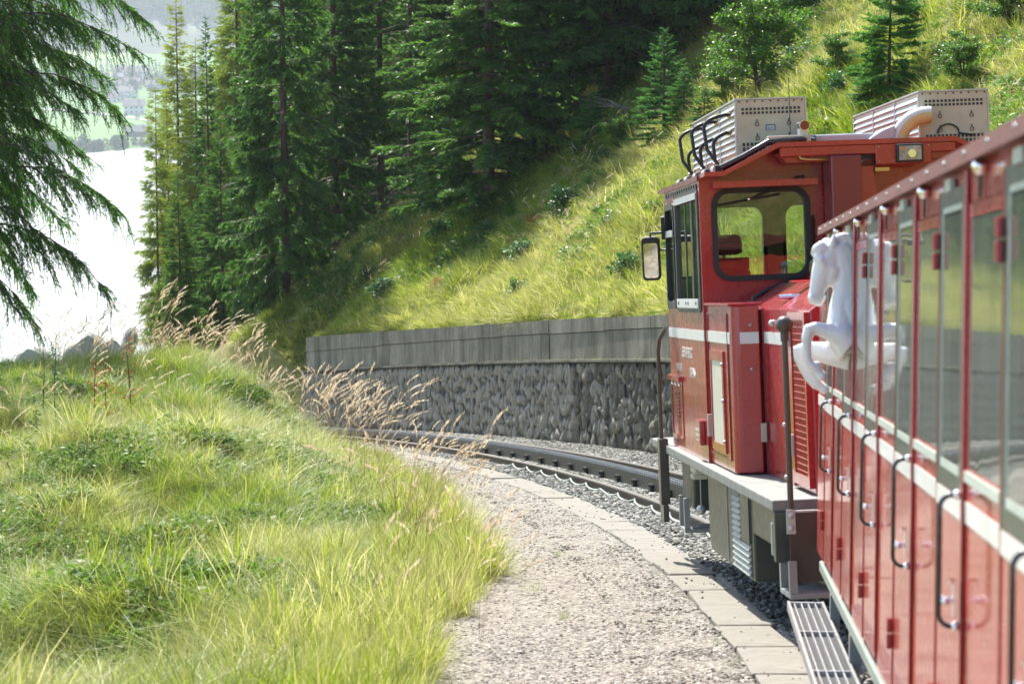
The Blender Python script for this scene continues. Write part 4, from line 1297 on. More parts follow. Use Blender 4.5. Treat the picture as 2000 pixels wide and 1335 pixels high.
tf_long = [tuft(400 + i, 34, .20, .40, .0050, .10, .45, 3, .75) for i in range(4)]
tf_fine = [tuft(410 + i, 44, .12, .28, .0042, .11, .6, 3, .95) for i in range(4)]
tf_lay = [tuft(420 + i, 40, .18, .40, .0048, .12, .95, 3, 1.15) for i in range(3)]
tf_up = [tuft(430 + i, 26, .35, .62, .0085, .09, .2, 3, .4) for i in range(3)]
tf_slope = [tuft(440 + i, 44, .12, .27, .012, .15, .75, 2, .9) for i in range(5)]
wd_t = [weed(450 + i, 60, .17, .15, [.036, .05, .07][i]) for i in range(3)]
stk = [seed_stalk(460 + i, 5, .55, .95, .12) for i in range(4)]
stk_big = [seed_stalk(470 + i, 6, .75, 1.15, .16, .2, .011) for i in range(4)]


def upright(n, tilt=.25): return np.stack([rng.normal(0, tilt, n), rng.normal(0, tilt, n), rng.uniform(0, 6.283, n)], 1)


# bank between the path and the drop to the lake
nb = 62000
s_ = 9 + 42 * rng.random(nb) ** 1.15; l_ = -2.3 - 9.2 * rng.random(nb)
wx = TP(s_, l_, 0)
edge = np.interp(s_, [10, 13, 15, 18, 22, 40], [3.0, 2.95, 2.72, 2.72, 2.58, 2.42]) + (fbm(wx[:, 0] * .5, wx[:, 1] * .5, 11) - .5) * .5 + (fbm(wx[:, 0] * 2, wx[:, 1] * 2, 15) - .5) * .5
kp = (-l_ > edge) & (wx[:, 1] > 8) & (wx[:, 0] > -.24 * wx[:, 1] - 1.5)
s_, l_, wx = s_[kp], l_[kp], wx[kp]; n = len(s_)
lush = fbm(wx[:, 0] * .45, wx[:, 1] * .45, 81, 3)
near_edge = np.exp(-((-l_ - edge[kp] - .25) / .4) ** 2)
u = rng.random(n)
ix = np.where(u < .30, rng.integers(0, 4, n), np.where(u < .62, rng.integers(4, 8, n), np.where(u < .95, rng.integers(8, 11, n), rng.integers(11, 14, n))))
ix = np.where(rng.random(n) < near_edge * .7, rng.integers(11, 14, n), ix)
herb = (fbm(wx[:, 0] * .7, wx[:, 1] * .7, 91, 3) > .49 - .08 * np.clip((-l_ - 4.5) / 4, 0, 1)) & (rng.random(n) < .6) & (l_ < -3)
ix = np.where(herb, rng.integers(14, 17, n), ix)
left = np.clip((-l_ - 4.5) / 4, 0, 1)
tint = np.clip(.96 + (lush - .5) * 1.9 + rng.normal(0, .16, n) - .22 * left + .1 * near_edge, 0, 1)
sc = rng.uniform(.48, .95, n) * (.40 + 1.1 * fbm(wx[:, 0] * .9, wx[:, 1] * .9, 95, 3)) * (1 - .2 * near_edge)
scatter('bank_grass', GP(s_, l_), upright(n, .22), sc, ix, tint, tf_long + tf_fine + tf_lay + tf_up + wd_t, 'long green and yellow grass covering the bank left of the path')

# hillside grass
nh = 80000
s_ = 24 + 72 * rng.random(nh); l_ = 2.62 + 24 * rng.random(nh) ** 1.25
P = TP(s_, l_, 0)
kp = (P[:, 0] < .235 * P[:, 1] + 3) & ((s_ < 62) | (P[:, 0] + 6.5 + .10 * (P[:, 1] - 59) > 0))
s_, l_, P = s_[kp], l_[kp], P[kp]; n = len(s_)
t1 = fbm(P[:, 0] * .35, P[:, 1] * .35, 101, 3)
ix = rng.integers(0, 5, n)
herb = (fbm(P[:, 0] * .7, P[:, 1] * .7, 111, 3) > .58) & (rng.random(n) < .45) & (l_ > 3.6)
ix = np.where(herb, rng.integers(5, 8, n), ix)
tint = np.clip(1.02 + (t1 - .5) * 1.9 + rng.normal(0, .2, n), .1, 1.15)
scatter('slope_grass', GP(s_, l_), upright(n, .35), rng.uniform(.6, 1.25, n) * (.45 + 1.1 * fbm(P[:, 0] * 1.1, P[:, 1] * 1.1, 117, 2)) * np.where(herb, 1.2, 1.0), ix, tint, tf_slope + wd_t, 'sunlit yellow-green grass of the slope above the wall')

# dry seed heads
def dry(name, s0, s1, l0, l1, n, tm, label, noise_k=None, sc=(.8, 1.15)):
    s_ = rng.uniform(s0, s1, n); l_ = rng.uniform(l0, l1, n)
    if noise_k is not None:
        P = TP(s_, l_, 0); k = rng.random(n) < np.clip((fbm(P[:, 0] * .6, P[:, 1] * .6, noise_k) - .42) * 5, .05, 1); s_, l_ = s_[k], l_[k]
    n = len(s_)
    scatter(name, GP(s_, l_), np.stack([rng.normal(0, .10, n), rng.normal(0, .10, n), rng.normal(0, .5, n)], 1), rng.uniform(*sc, n), rng.integers(0, len(tm), n), np.clip(rng.normal(.5, .25, n), 0, 1), tm, label)


dry('dry_grass', 37.5, 43, -7.2, -2.5, 62, stk_big, 'dry beige seed heads along the crest of the bank')
dry('dry_grass', 31.5, 41, -2.8, -2.15, 15, stk_big, 'dry beige seed heads standing before the wall end')
dry('dry_grass', 12, 31, -3.6, -2.8, 70, stk, 'dry beige seed heads along the gravel edge', 121)
dry('dry_grass', 10, 38, -9.5, -2.7, 120, stk, 'dry seed heads among the grass of the bank', 131, (.6, 1.0))
dry('dry_grass', 44, 66, 2.8, 8, 150, stk_big, 'pale seed heads at the edge of the forest shadow', 141, (.6, .9))
# a few weeds in the gravel
s_ = np.array([18.6, 13.2, 12.4, 14.4, 16.0]); l_ = np.array([-2.05, -1.52, -1.5, -2.3, -2.4])
scatter('path_weeds', GP(s_, l_), upright(5), np.array([.42, .3, .25, .4, .4]), np.array([0, 1, 2, 0, 1]), np.full(5, .5), tf_fine, 'small tufts growing in the gravel path')
# moss and grass fringe on the wall ledge and top
s_ = rng.uniform(WALL_S0, WALL_S1, 900); top = rng.random(900) < .8
pts = np.where(top[:, None], TP(s_, 2.58, wall_top(s_) - .02), TP(s_, 2.29, J + .005))
scatter('wall_fringe', pts, upright(900, .5), np.where(top, rng.uniform(.35, .7, 900), rng.uniform(.06, .16, 900)), rng.integers(0, 5, 900), np.clip(rng.normal(.7, .2, 900), 0, 1), tf_slope, 'grass fringe along the wall top and ledge')

# bare saplings on the bank
def sapling(px, py, d, top, seed, label, leaf=None):
    r = np.random.default_rng(seed)
    b = W(px, py, d); g = ground_at(b.x, b.y); H = (W(px, top, d) - g).length
    e = empty('sapling', label, 'sapling', g, 'bare saplings on the bank')
    tt = np.linspace(0, 1, 8)
    polys = [np.stack([.03 * np.sin(tt * 4 + seed) * tt, 0 * tt, tt * H - .05 * (1 - tt)], 1)]; rads = [.011 * (1 - .75 * tt)]
    for i in range(16):
        z = r.uniform(.25, .95) * H; az = r.uniform(0, 6.28); l = r.uniform(.06, .22) * H * (1.1 - z / H)
        polys.append(np.stack([math.cos(az) * l * tt, math.sin(az) * l * tt, z + l * .5 * tt], 1) + r.normal(0, .004, (8, 3))); rads.append(.004 * (1 - .7 * tt))
    V, F = tubes_mesh(np.array(polys), np.array(rads), 4)
    link_mesh('stem', arr_mesh('stem', V, F, M['bark'], True), e)
    if leaf:
        n = 90; o = np.array(polys)[r.integers(1, 17, n), r.integers(2, 8, n)] + r.normal(0, .02, (n, 3))
        d_ = unit(r.normal(size=(n, 3))); sd = unit(np.cross(d_, r.normal(size=(n, 3)))); l = .035 * r.uniform(.6, 1.3, n)[:, None]
        Vl = np.stack([o, o + d_ * l * .5 + sd * l * .3, o + d_ * l, o + d_ * l * .5 - sd * l * .3], 1).reshape(-1, 3)
        link_mesh('leaves', arr_mesh('leaves', Vl, np.arange(len(Vl)).reshape(-1, 4), M[leaf], False, {'bl': np.repeat(r.random(n), 4)}), e)
for a in ((256, 850, 27, 640, 1, 'tallest bare dark sapling stem with a few rusty leaves', 'red_leaf'), (212, 860, 27, 700, 2, 'rusty-leaved thin sapling left of the tallest stem', 'red_leaf'), (188, 830, 27.5, 690, 3, 'slender sapling between two rusty stems', 'red_leaf'),
          (108, 790, 29, 665, 4, 'thin sapling with short twigs near the left edge of the bank', 'shrub'), (85, 800, 29, 680, 5, 'thinnest sapling at the left of the bank', None), (140, 900, 26, 760, 6, 'low sapling stem below the shaded hollow', None), (75, 930, 25, 800, 7, 'low sapling lowest on the bank', 'shrub')):
    sapling(*a)
# fallen branch
p0 = W(5, 962, 21.5); pts = []
for i in range(9):
    t = i / 8; p = W(8 + 170 * t, 968 + 8 * math.sin(t * 3.1) - 22 * t * t, 21.5 + .4 * t); pts.append(p)
mb = MB().tube(pts, [.010 * (1 - .6 * i / 8) for i in range(9)], 6)
mb.tube([pts[2], pts[2] + Vector((-.10, .05, .12)), pts[2] + Vector((-.16, .05, .30))], .004, 5).tube([pts[5], pts[5] + Vector((.05, .05, .1)), pts[5] + Vector((.16, .05, .16))], .004, 5)
tag(mb.build('fallen_branch', M['bark']), 'thin dark branch lying over the grass at the left edge', 'branch')
# small dark green seedling
g = at_px(299, 27); p = W(299, 835, 27)
plant_tree('seedling', shB, 'single dark green seedling standing in the pale grass', 'plant', g + Vector((0, 0, .12)), (.16, .16, .30), 1.0)
# rocks beyond the crest
M['rock'] = conc_mat('pale_rock', (0.30, 0.30, 0.27), (0.48, 0.48, 0.45), (0.06, 0.07, 0.035), (.5, .7), 1.2)
for i, (px, py, w, h, lab) in enumerate(((62, 668, 95, 42, 'grey boulder at the left end of the bank crest'), (168, 645, 85, 48, 'largest grey boulder on the bank crest'), (246, 628, 40, 36, 'small grey boulder beside the dry grass on the crest'), (215, 648, 60, 22, 'low flat boulder between two larger ones'))):
    d = 47.0; me = rock_mesh('boulder', M['rock'], 500 + i, 3, .05, (1, 1, 1))
    c = W(px, py, d); o = link_mesh('boulder', me); k = FPX / d
    o.location = c - Vector((0, 0, .5 * h / k + .30)); o.scale = (w / k * .85, w / k * 1.2, h / k * 2.2); o.rotation_euler = (.2 * i, .3 - .2 * i, i * 1.3)
    tag(o, lab, 'boulder', 'boulders on the bank crest')
# ------------------------------------------------------------------ lake, valley, mountain
LAKE = -150.0


def water_mat():
    m, nt, b, out = new_mat('lake_water')
    b.inputs['Base Color'].default_value = (0.05, 0.08, 0.09, 1)
    b.inputs['Roughness'].default_value = 0.36
    b.inputs['IOR'].default_value = 1.33
    b.inputs['Specular IOR Level'].default_value = 1.0
    bump(nt, b, noise(nt, .22, 5, .7), 0.55, 2.0)
    return m


M['water'] = water_mat()
tag(MB().add([(-900, 250, LAKE), (800, 250, LAKE), (800, 2300, LAKE), (-900, 2300, LAKE)], [(0, 1, 2, 3)]).build('lake_water', M['water']), kind='structure')


def field_mat():
    m, nt, b, out = new_mat('valley_fields')
    tc = nt.nodes.new('ShaderNodeTexCoord')
    v = N(nt, 'ShaderNodeTexVoronoi'); v.inputs['Scale'].default_value = .009
    mp = nt.nodes.new('ShaderNodeMapping'); mp.inputs['Scale'].default_value = (1.0, .7, 1)
    nt.links.new(tc.outputs['Object'], mp.inputs[0]); nt.links.new(mp.outputs[0], v.inputs['Vector'])
    c = ramp(nt, v.outputs['Color'], [(.2, (0.085, 0.17, 0.035)), (.5, (0.11, 0.20, 0.045)), (.8, (0.16, 0.21, 0.06))])
    f = noise(nt, .05, 5, .6)
    mx = N(nt, 'ShaderNodeMix', data_type='RGBA', blend_type='MULTIPLY'); mx.inputs['Factor'].default_value = 1
    nt.links.new(c, mx.inputs['A']); nt.links.new(ramp(nt, f, [(.3, (.75, .75, .75)), (.7, (1.2, 1.2, 1.2))]), mx.inputs['B'])
    nt.links.new(mx.outputs['Result'], b.inputs['Base Color']); b.inputs['Roughness'].default_value = 1
    return m


M['field'] = field_mat()


def shore_y(x): return 1660 + .40 * (x + 260) + 14 * np.sin(x * .05) - np.clip(-(x + 270), 0, 200) * .35


def land_z(x, y):
    d = y - shore_y(x)
    z = LAKE - 2.2 + np.clip(d * .12, -5, 3.2) + np.clip(d - 40, 0, 900) * .022
    m = np.clip(y - 2560 - .15 * x, 0, 800)
    return z + m * .50 + (fbm(np.asarray(x) * .006, np.asarray(y) * .006, 7, 3) - .5) * np.clip(m * .5, 0, 60)


gx = np.arange(-900, 801, 20.0); gy = np.arange(1480, 3141, 20.0)
X2, Y2 = np.meshgrid(gx, gy, indexing='ij')
Z2 = land_z(X2, Y2)
ii = np.arange(X2.size).reshape(X2.shape)
F = np.stack([ii[:-1, :-1], ii[1:, :-1], ii[1:, 1:], ii[:-1, 1:]], -1).reshape(-1, 4)
cyv = (Y2[:-1, :-1] + Y2[1:, 1:]).reshape(-1) / 2; cxv = (X2[:-1, :-1] + X2[1:, 1:]).reshape(-1) / 2
mt = cyv > 2560 + .15 * cxv
Vv = np.stack([X2, Y2, Z2], -1).reshape(-1, 3)
M['mount'] = paint('mountain_ground', (0.07, 0.085, 0.05), 1, 0, .3, .02)
tag(link_mesh('valley_ground', arr_mesh('valley_ground', Vv, F[~mt], M['field'], True)), kind='structure')
tag(link_mesh('mountain', arr_mesh('mountain', Vv, F[mt], M['mount'], True)), kind='structure')

# road through the fields
M['road'] = paint('pale_road', (0.42, 0.40, 0.36), .9, 0, .08, .3)
pts = [(-480, 1985), (-400, 1955), (-330, 1925), (-290, 1890), (-255, 1850), (-215, 1835), (-150, 1830), (0, 1840), (200, 1880)]
def strip(pts, w, name, mat, dz=.25):
    pts = np.array(pts, float); q = np.linspace(0, len(pts) - 1, 90)
    c = np.stack([np.interp(q, range(len(pts)), pts[:, 0]), np.interp(q, range(len(pts)), pts[:, 1])], 1)
    c = np.stack([np.convolve(np.pad(c[:, j], 4, 'edge'), np.ones(9) / 9, 'valid') for j in (0, 1)], 1)
    t = unit(np.gradient(c, axis=0)); nrm = np.stack([-t[:, 1], t[:, 0]], 1)
    a = c + nrm * w / 2; b = c - nrm * w / 2
    z = np.maximum(land_z(a[:, 0], a[:, 1]), land_z(b[:, 0], b[:, 1])) + dz
    V = np.concatenate([np.c_[a, z], np.c_[b, z]]); n = len(c)
    F = np.array([(i, i + 1, n + i + 1, n + i) for i in range(n - 1)])
    return link_mesh(name, arr_mesh(name, V, F, mat))
tag(strip(pts, 6.0, 'valley_road', M['road'], .5), kind='structure')
tag(strip([(-480, 1745), (-380, 1690), (-290, 1720), (-200, 1765), (0, 1850)], 3.0, 'shore_path', M['road'], .5), kind='structure')

# houses
M['plaster'] = paint('house_plaster', (0.66, 0.64, 0.58), .9, 0, .06, .5)
M['roof_grey'] = paint('house_roof', (0.075, 0.078, 0.085), .7, 0, .15, .5)
M['roof_brown'] = paint('house_roof_brown', (0.14, 0.10, 0.08), .7, 0, .15, .5)
M['wood'] = paint('dark_wood_wall', (0.075, 0.065, 0.06), .8, 0, .2, .5)
M['window'] = paint('far_window', (0.03, 0.035, 0.04), .2, .3, .1, .5)


def house(x, y, L, Wd, H, rot, label, wall='plaster', roof='roof_grey', floors=2, cat='house', name='house', group=None):
    e = empty(name, label, cat, (x, y, float(land_z(x, y)) - .3), group); e.rotation_euler = (0, 0, rot)
    MB().box((-L / 2, -Wd / 2, 0), (L / 2, Wd / 2, H)).prism([(-Wd / 2, H), (Wd / 2, H), (0, H + Wd * .36)], 'x', -L / 2 + .02, L / 2 - .02).build('wall', M[wall], e)
    o = .8; t = .3; rz = Wd * .36
    k = rz / (Wd / 2)
    rf = MB().prism([(-Wd / 2 - o, H - o * k), (0, H + rz), (Wd / 2 + o, H - o * k), (Wd / 2 + o, H - o * k + t), (0, H + rz + t), (-Wd / 2 - o, H - o * k + t)], 'x', -L / 2 - o, L / 2 + o).build('roof', M[roof], e)
    MB().box((L * .2, -.5, H + rz - .3), (L * .2 + .8, .4, H + rz + 1.3)).build('chimney', M['plaster'], rf)
    if floors:
        nw = max(2, int(L / 3.2))
        for f in range(floors):
            for i in range(nw):
                xx = -L / 2 + (i + .5) * L / nw; zz = 1.0 + f * (H / floors)
                for sy in (-1,):
                    w_ = MB().box((xx - .6, sy * Wd / 2 - .06, zz), (xx + .6, sy * Wd / 2 + .06, zz + 1.3)).build('window', M['window'], e)
    return e


def at_row(px, row):
    """valley ground under a photo pixel"""
    for d in np.arange(1450, 3000, 4.0):
        p = W(px, row, d)
        if p.z <= land_z(p.x, p.y): return p.x, p.y
    return None


HS = [(262, 222, 15, 11, 6.5, .12, 'two-storey pale house with a broad grey roof in the meadow above the road', 'plaster', 'roof_grey', 2), (268, 266, 17, 10, 4.0, .10, 'long low dark barn on the meadow below the road', 'wood', 'roof_grey', 0),
      (230, 198, 11, 8, 5, .2, 'white house at the left of the village edge', 'plaster', 'roof_grey', 2), (216, 200, 9, 7, 4.5, .5, 'small white house leftmost in the village row', 'plaster', 'roof_brown', 2), (246, 190, 13, 9, 5.5, -.2, 'grey-roofed house behind the meadow house', 'plaster', 'roof_grey', 2),
      (222, 176, 12, 9, 5, .1, 'pale house half hidden by village trees', 'plaster', 'roof_grey', 2), (258, 170, 12, 8, 5, .3, 'house with a bright gable in the middle of the village', 'plaster', 'roof_brown', 2), (284, 160, 10, 8, 9, .0, 'tall pale building with a pointed roof at the back of the village', 'plaster', 'roof_grey', 3),
      (256, 150, 26, 12, 5, .05, 'long white building at the upper edge of the village', 'plaster', 'roof_brown', 2), (236, 160, 11, 8, 5, -.3, 'white house left below the long white building', 'plaster', 'roof_grey', 2), (300, 176, 12, 9, 5, .15, 'house at the right of the village beside the larch', 'plaster', 'roof_grey', 2), (240, 146, 12, 9, 5, .2, 'white house left of the long white building', 'plaster', 'roof_grey', 2)]
for px, row, L, Wd, H, rot, lab, wl, rf, fl_ in HS:
    q = at_row(px, row)
    if q: house(q[0], q[1], L, Wd, H, rot, lab, wl, rf, fl_, 'barn' if 'barn' in lab else 'house', 'barn' if 'barn' in lab else 'house', 'houses of the village across the lake')

# far woods: low crowns in one mass
M['far_leaf'] = leaf_mat('far_woods', [(0, (0.030, 0.060, 0.025)), (.45, (0.055, 0.090, 0.030)), (.75, (0.11, 0.12, 0.04)), (1, (0.22, 0.17, 0.07))], .25, .8, 'mix', .1, 1.2)


def far_crown(seed, h, w, n, conical):
    r = np.random.default_rng(seed)
    t = r.random(n); z = h * (.08 + .92 * t)
    rad = w * ((1 - t) ** .8 if conical else np.sqrt(np.clip(1 - (2 * t - .9) ** 2 / 1.3, .02, 1))) * np.sqrt(r.random(n))
    a = r.uniform(0, 6.283, n); o = np.stack([np.cos(a) * rad, np.sin(a) * rad, z], 1)
    V = (o[:, None, :] + r.normal(0, .11 * w + .25, (n, 3, 3))).reshape(-1, 3)
    return arr_mesh('far_tree', V, np.arange(len(V)).reshape(-1, 3), M['far_leaf'], False, {'bl': np.repeat(r.random(n), 3)})


fc = [far_crown(600 + i, 17, 3.0, 150, True) for i in range(3)] + [far_crown(610 + i, 9, 4.2, 150, False) for i in range(3)]
fw = random.Random(4)
def wood(name, n, fn, idx, tint, scl, label):
    P = []
    for _ in range(n):
        q = fn()
        if q is not None: P.append((q[0], q[1], float(land_z(q[0], q[1])) - .3))
    P = np.array(P); n = len(P)
    scatter(name, P, np.stack([np.zeros(n), np.zeros(n), rng.uniform(0, 6.28, n)], 1), rng.uniform(*scl, n), rng.integers(idx[0], idx[1], n), np.clip(rng.normal(tint[0], tint[1], n), 0, 1), fc, label)
def shore():
    x = fw.uniform(-460, 60); return x, float(shore_y(x)) + 22 + abs(fw.gauss(0, 12))
wood('shore_trees', 520, shore, (3, 6), (.42, .22), (.4, .95), 'bushes and trees lining the far lake shore')
def village():
    px = fw.uniform(40, 420); row = fw.gauss(166, 14)
    if row > 196 or row < 132: return None
    return at_row(px, row)
wood('village_trees', 300, village, (0, 6), (.35, .25), (.45, .95), 'dark trees among the village houses')
def mtn():
    return fw.uniform(-520, 120), fw.uniform(2575, 3000) 
wood('mountain_forest', 6500, mtn, (0, 4), (.38, .3), (.8, 1.35), 'hazy forest covering the far mountain')
def hedge():
    t = fw.random(); return -330 + t * 120 + fw.gauss(0, 2), 1915 - t * 85 + fw.gauss(0, 2)
wood('field_hedge', 26, hedge, (3, 6), (.4, .2), (.25, .45), 'low hedge along the valley road')

# air between here and the mountain
hz_m = bpy.data.materials.new('haze'); hz_m.use_nodes = True
nt = hz_m.node_tree; nt.nodes.clear()
ho = nt.nodes.new('ShaderNodeOutputMaterial'); pv = nt.nodes.new('ShaderNodeVolumePrincipled')
pv.inputs['Color'].default_value = (0.80, 0.91, 1.0, 1); pv.inputs['Density'].default_value = HAZE if 'HAZE' in globals() else 0.00014
pv.inputs['Anisotropy'].default_value = 0.35
nt.links.new(pv.outputs[0], ho.inputs['Volume'])
hz = MB().box((-1000, -160, -156), (900, 3200, 215)).build('haze', hz_m)
tag(hz, kind='stuff')
# ------------------------------------------------------------------ coach
def vp_frame(vx, vy):
    """axes of something whose length runs to the photo vanishing point"""
    f = (W(vx, vy, FPX)).normalized()
    r = f.cross(Vector((0, 0, 1))).normalized()
    return r, f, r.cross(f)


CR, CF, CU = vp_frame(1345, 583)
SIDE, RAILV = 0.65, 1.79
Mc = Matrix((CR, CF, CU)).transposed().to_4x4()
Mc.translation = CR * SIDE - CU * RAILV          # x: into the coach from its side, y: along, z: above the rail
coach = empty('railway_coach', 'red railway coach with tall windows, white stripe and a row of compartment doors', 'railway coach', mat=Mc)
Y0, Y1, WID = -3.5, 12.30, 2.2
PITCHY = 1.35
posts = [6.04 + PITCHY * n for n in range(-6, 5)]
ZS, ZB, ZT, ZE = .55, 1.375, 2.015, 2.105     # sole, window sill, window top, eave
MB().box((.06, Y0, ZS - .02), (WID - .06, Y1 - .02, ZS + .10)).build('floor', M['dark_in'], coach)
MB().box((-.012, Y0, ZS - .055), (.07, Y1, ZS - .004)).build('sole_bar', M['sole'], coach, .006, 1)
MB().box((WID - .07, Y0, ZS - .055), (WID + .012, Y1, ZS - .004)).build('sole_bar', M['sole'], coach, .006, 1)
# roof: shallow vault with a fascia
prof = [(-.03, ZE)] + [(WID / 2 - (WID / 2 + .03) * math.cos(math.pi * t / 16), ZE + .03 + .19 * math.sin(math.pi * t / 16) ** 2 * .6 + .19 * .4 * math.sin(math.pi * t / 16)) for t in range(17)] + [(WID + .03, ZE)]
prof_in = [(WID - .05, ZE + .005), (WID / 2, ZE + .16), (.05, ZE + .005)]
MB().prism(prof + prof_in, 'y', Y0 - .05, Y1 + .06).build('roof', M['eave'], coach)
fs = MB().box((-.036, Y0 - .05, ZE - .004), (-.028, Y1 + .06, ZE + .034)).build('fascia', M['eave'], coach)
for i, y in enumerate(np.arange(Y0 + .3, Y1, .45)):
    MB().ball((-.037, y, ZE + .017), .0055, 8, 5).build('fascia_rivet', M['zinc'], coach)
MB().box((0, Y1 - .03, ZS), (WID, Y1, ZE + .05)).build('end_wall', M['coach_red'], coach)
MB().box((0, Y0, ZS), (WID, Y0 + .03, ZE + .05)).build('end_wall', M['coach_red'], coach)
MB().box((.002, Y0, ZT + .004), (.03, Y1, ZE + .02)).build('cant_rail', M['coach_red'], coach)
# far side: band, sill panel and pillars so daylight passes through
MB().box((WID - .03, Y0, ZS), (WID, Y1, ZB)).build('far_side_panel', M['coach_red'], coach)
MB().box((WID - .045, Y0 + .05, ZS + .1), (WID - .031, Y1 - .05, ZB)).build('lining', M['interior'], coach)
MB().box((.06, Y0 + .05, ZE - .03), (WID - .06, Y1 - .05, ZE - .015)).build('ceiling_lining', M['beige_panel'], coach)
MB().box((WID - .03, Y0, ZT), (WID, Y1, ZE + .02)).build('far_side_band', M['coach_red'], coach)
for y in posts + [Y1 - .05]:
    MB().box((WID - .03, y - .16, ZB), (WID, y + .04, ZT)).build('far_pillar', M['coach_red'], coach)
    if y > 3 and y < 12:
        b = MB().box((.30, y - .05, ZS + .10), (WID - .2, y + .05, 1.55)).build('bench_back', M['interior'], coach, .02, 2)
        MB().box((.30, y + .05, .95), (WID - .2, y + .45, 1.02)).build('bench_seat', M['interior'], coach, .02, 2)

door0 = None; panel0 = None; lamp0 = None; post0 = None; step0 = None


def make_bay():
    """parts of one compartment, in coordinates where the post is at y = 0"""
    parts = []
    P = MB().box((-.010, -.014, ZS + .05), (.0, .015, ZE - .006)).build('post', M['red'], coach, .006, 2)
    parts.append(P)
    # fixed panel and fixed window
    a, b = .615, PITCHY - .017
    p = MB().box((.0, a, ZS), (.03, b, ZB)).build('side_panel', M['coach_red'], coach); parts.append(p)
    MB().box((-.0025, a, 1.275), (.001, b, 1.325)).build('stripe', M['white'], p)
    w = MB().ring([(a, ZB), (b, ZB), (b, ZT), (a, ZT)], [(a + .035, ZB + .03), (b - .03, ZB + .03), (b - .03, ZT - .03), (a + .035, ZT - .03)], 'x', -.0020, .028).build('window', M['coach_red'], coach); parts.append(w)
    MB().box((.000, a + .03, ZB + .026), (.004, b - .026, ZT - .026)).build('pane', M['glass'], w)
    MB().box((-.008, a + .02, ZB - .002), (-.0021, b - .02, ZB + .022)).build('sill_bead', M['pale_frame'], w)
    # door: lower panel, frame with a dark edge, pane, stripe, hinges, handle, latch
    c, d = .022, .600
    dz0, dz1 = 1.33, ZT + .05
    D = MB().box((-.006, c, ZS + .02), (.024, d, dz0)).build('door', M['coach_red'], coach, .004, 1); parts.append(D)
    MB().box((-.0085, c + .003, 1.275), (-.004, d - .003, 1.325)).build('stripe', M['white'], D)
    MB().ring([(c, dz0), (d, dz0), (d, dz1), (c, dz1)], [(c + .05, dz0 + .045), (d - .06, dz0 + .045), (d - .06, dz1 - .04), (c + .05, dz1 - .04)], 'x', -.008, .024).build('door_frame', M['frame_green'], D)
    MB().ring([(c + .05, dz0 + .045), (d - .06, dz0 + .045), (d - .06, dz1 - .04), (c + .05, dz1 - .04)], [(c + .065, dz0 + .065), (d - .075, dz0 + .065), (d - .075, dz1 - .055), (c + .065, dz1 - .055)], 'x', -.0065, .02).build('window_bead', M['pale_frame'], D)
    MB().box((-.005, c + .06, dz0 + .06), (-.001, d - .07, dz1 - .05)).build('pane', M['glass'], D)
    MB().box((-.0095, d - .004, ZS + .02), (-.0, d + .012, dz1)).build('edge_strip', M['red'], D)
    for hz_ in (1.918, .76):
        h = MB().box((-.026, d - .012, hz_ - .048), (-.0096, d + .022, hz_ - .003)).box((-.026, d - .012, hz_ + .003), (-.0096, d + .022, hz_ + .046)).build('hinge', M['red'], D, .003, 1)
    hy = .0
    g = [(-.012, hy, 1.338), (-.028, hy, 1.338)] + arc_pts((-.028, 1.308), .030, 90, 180, 5, 'xz', hy) + [(-.058, hy, 1.08)] + arc_pts((-.028, 1.060), .030, 180, 270, 5, 'xz', hy) + [(-.012, hy, 1.030)]
    MB().tube(g, .0062, 8).build('grab_handle', M['black_gloss'], D)
    MB().ball((-.018, hy, 1.338), .012, 8, 6).ball((-.018, hy, 1.03), .012, 8, 6).build('handle_foot', M['chrome'], D)
    L = MB().box((-.024, -.012, 1.05), (-.016, .035, 1.13)); L.tube([(-.02, .012, 1.09), (-.050, .012, 1.09)], .008, 8); L.tube([(-.045, -.028, 1.092), (-.045, .055, 1.088)], .0065, 8); L.ball((-.045, -.03, 1.092), .010, 8, 6); L.ball((-.050, .012, 1.09), .012, 8, 6); L.box((-.034, -.018, 1.128), (-.016, .040, 1.138))
    L.build('latch', M['chrome'], D)
    lm = MB().ball((-.014, -.36, ZE - .018), .020, 12, 8).tube([(-.014, -.36, ZE - .02), (-.014, -.36, ZE - .002)], .012, 8).build('eave_lamp', M['chrome'], coach); parts.append(lm)
    lb = MB().box((-.016, .28, ZE - .045), (-.004, .42, ZE - .014)).build('eave_plate', M['pale_frame'], coach); parts.append(lb)
    dr = MB().prism([(-.31, ZE - .002), (-.285, ZE - .002), (-.292, ZE - .07), (-.30, ZE - .085)], 'x', -.012, -.004).build('drip_tab', M['steel'], coach); parts.append(dr)
    return parts


bay = make_bay()
for i, y in enumerate(posts):
    if i == 0:
        src = bay
        for o in bay: o.location.y = y
        continue
    for o in src:
        if y > 10.9 and o.name.split('.')[0] in ('door', 'side_panel', 'window') and False: continue
        c = copy_tree(o, coach); c.location.y = y
# past the last post the side closes with a narrow panel
# (the last bay runs to the coach end)
ye = posts[-1] + PITCHY
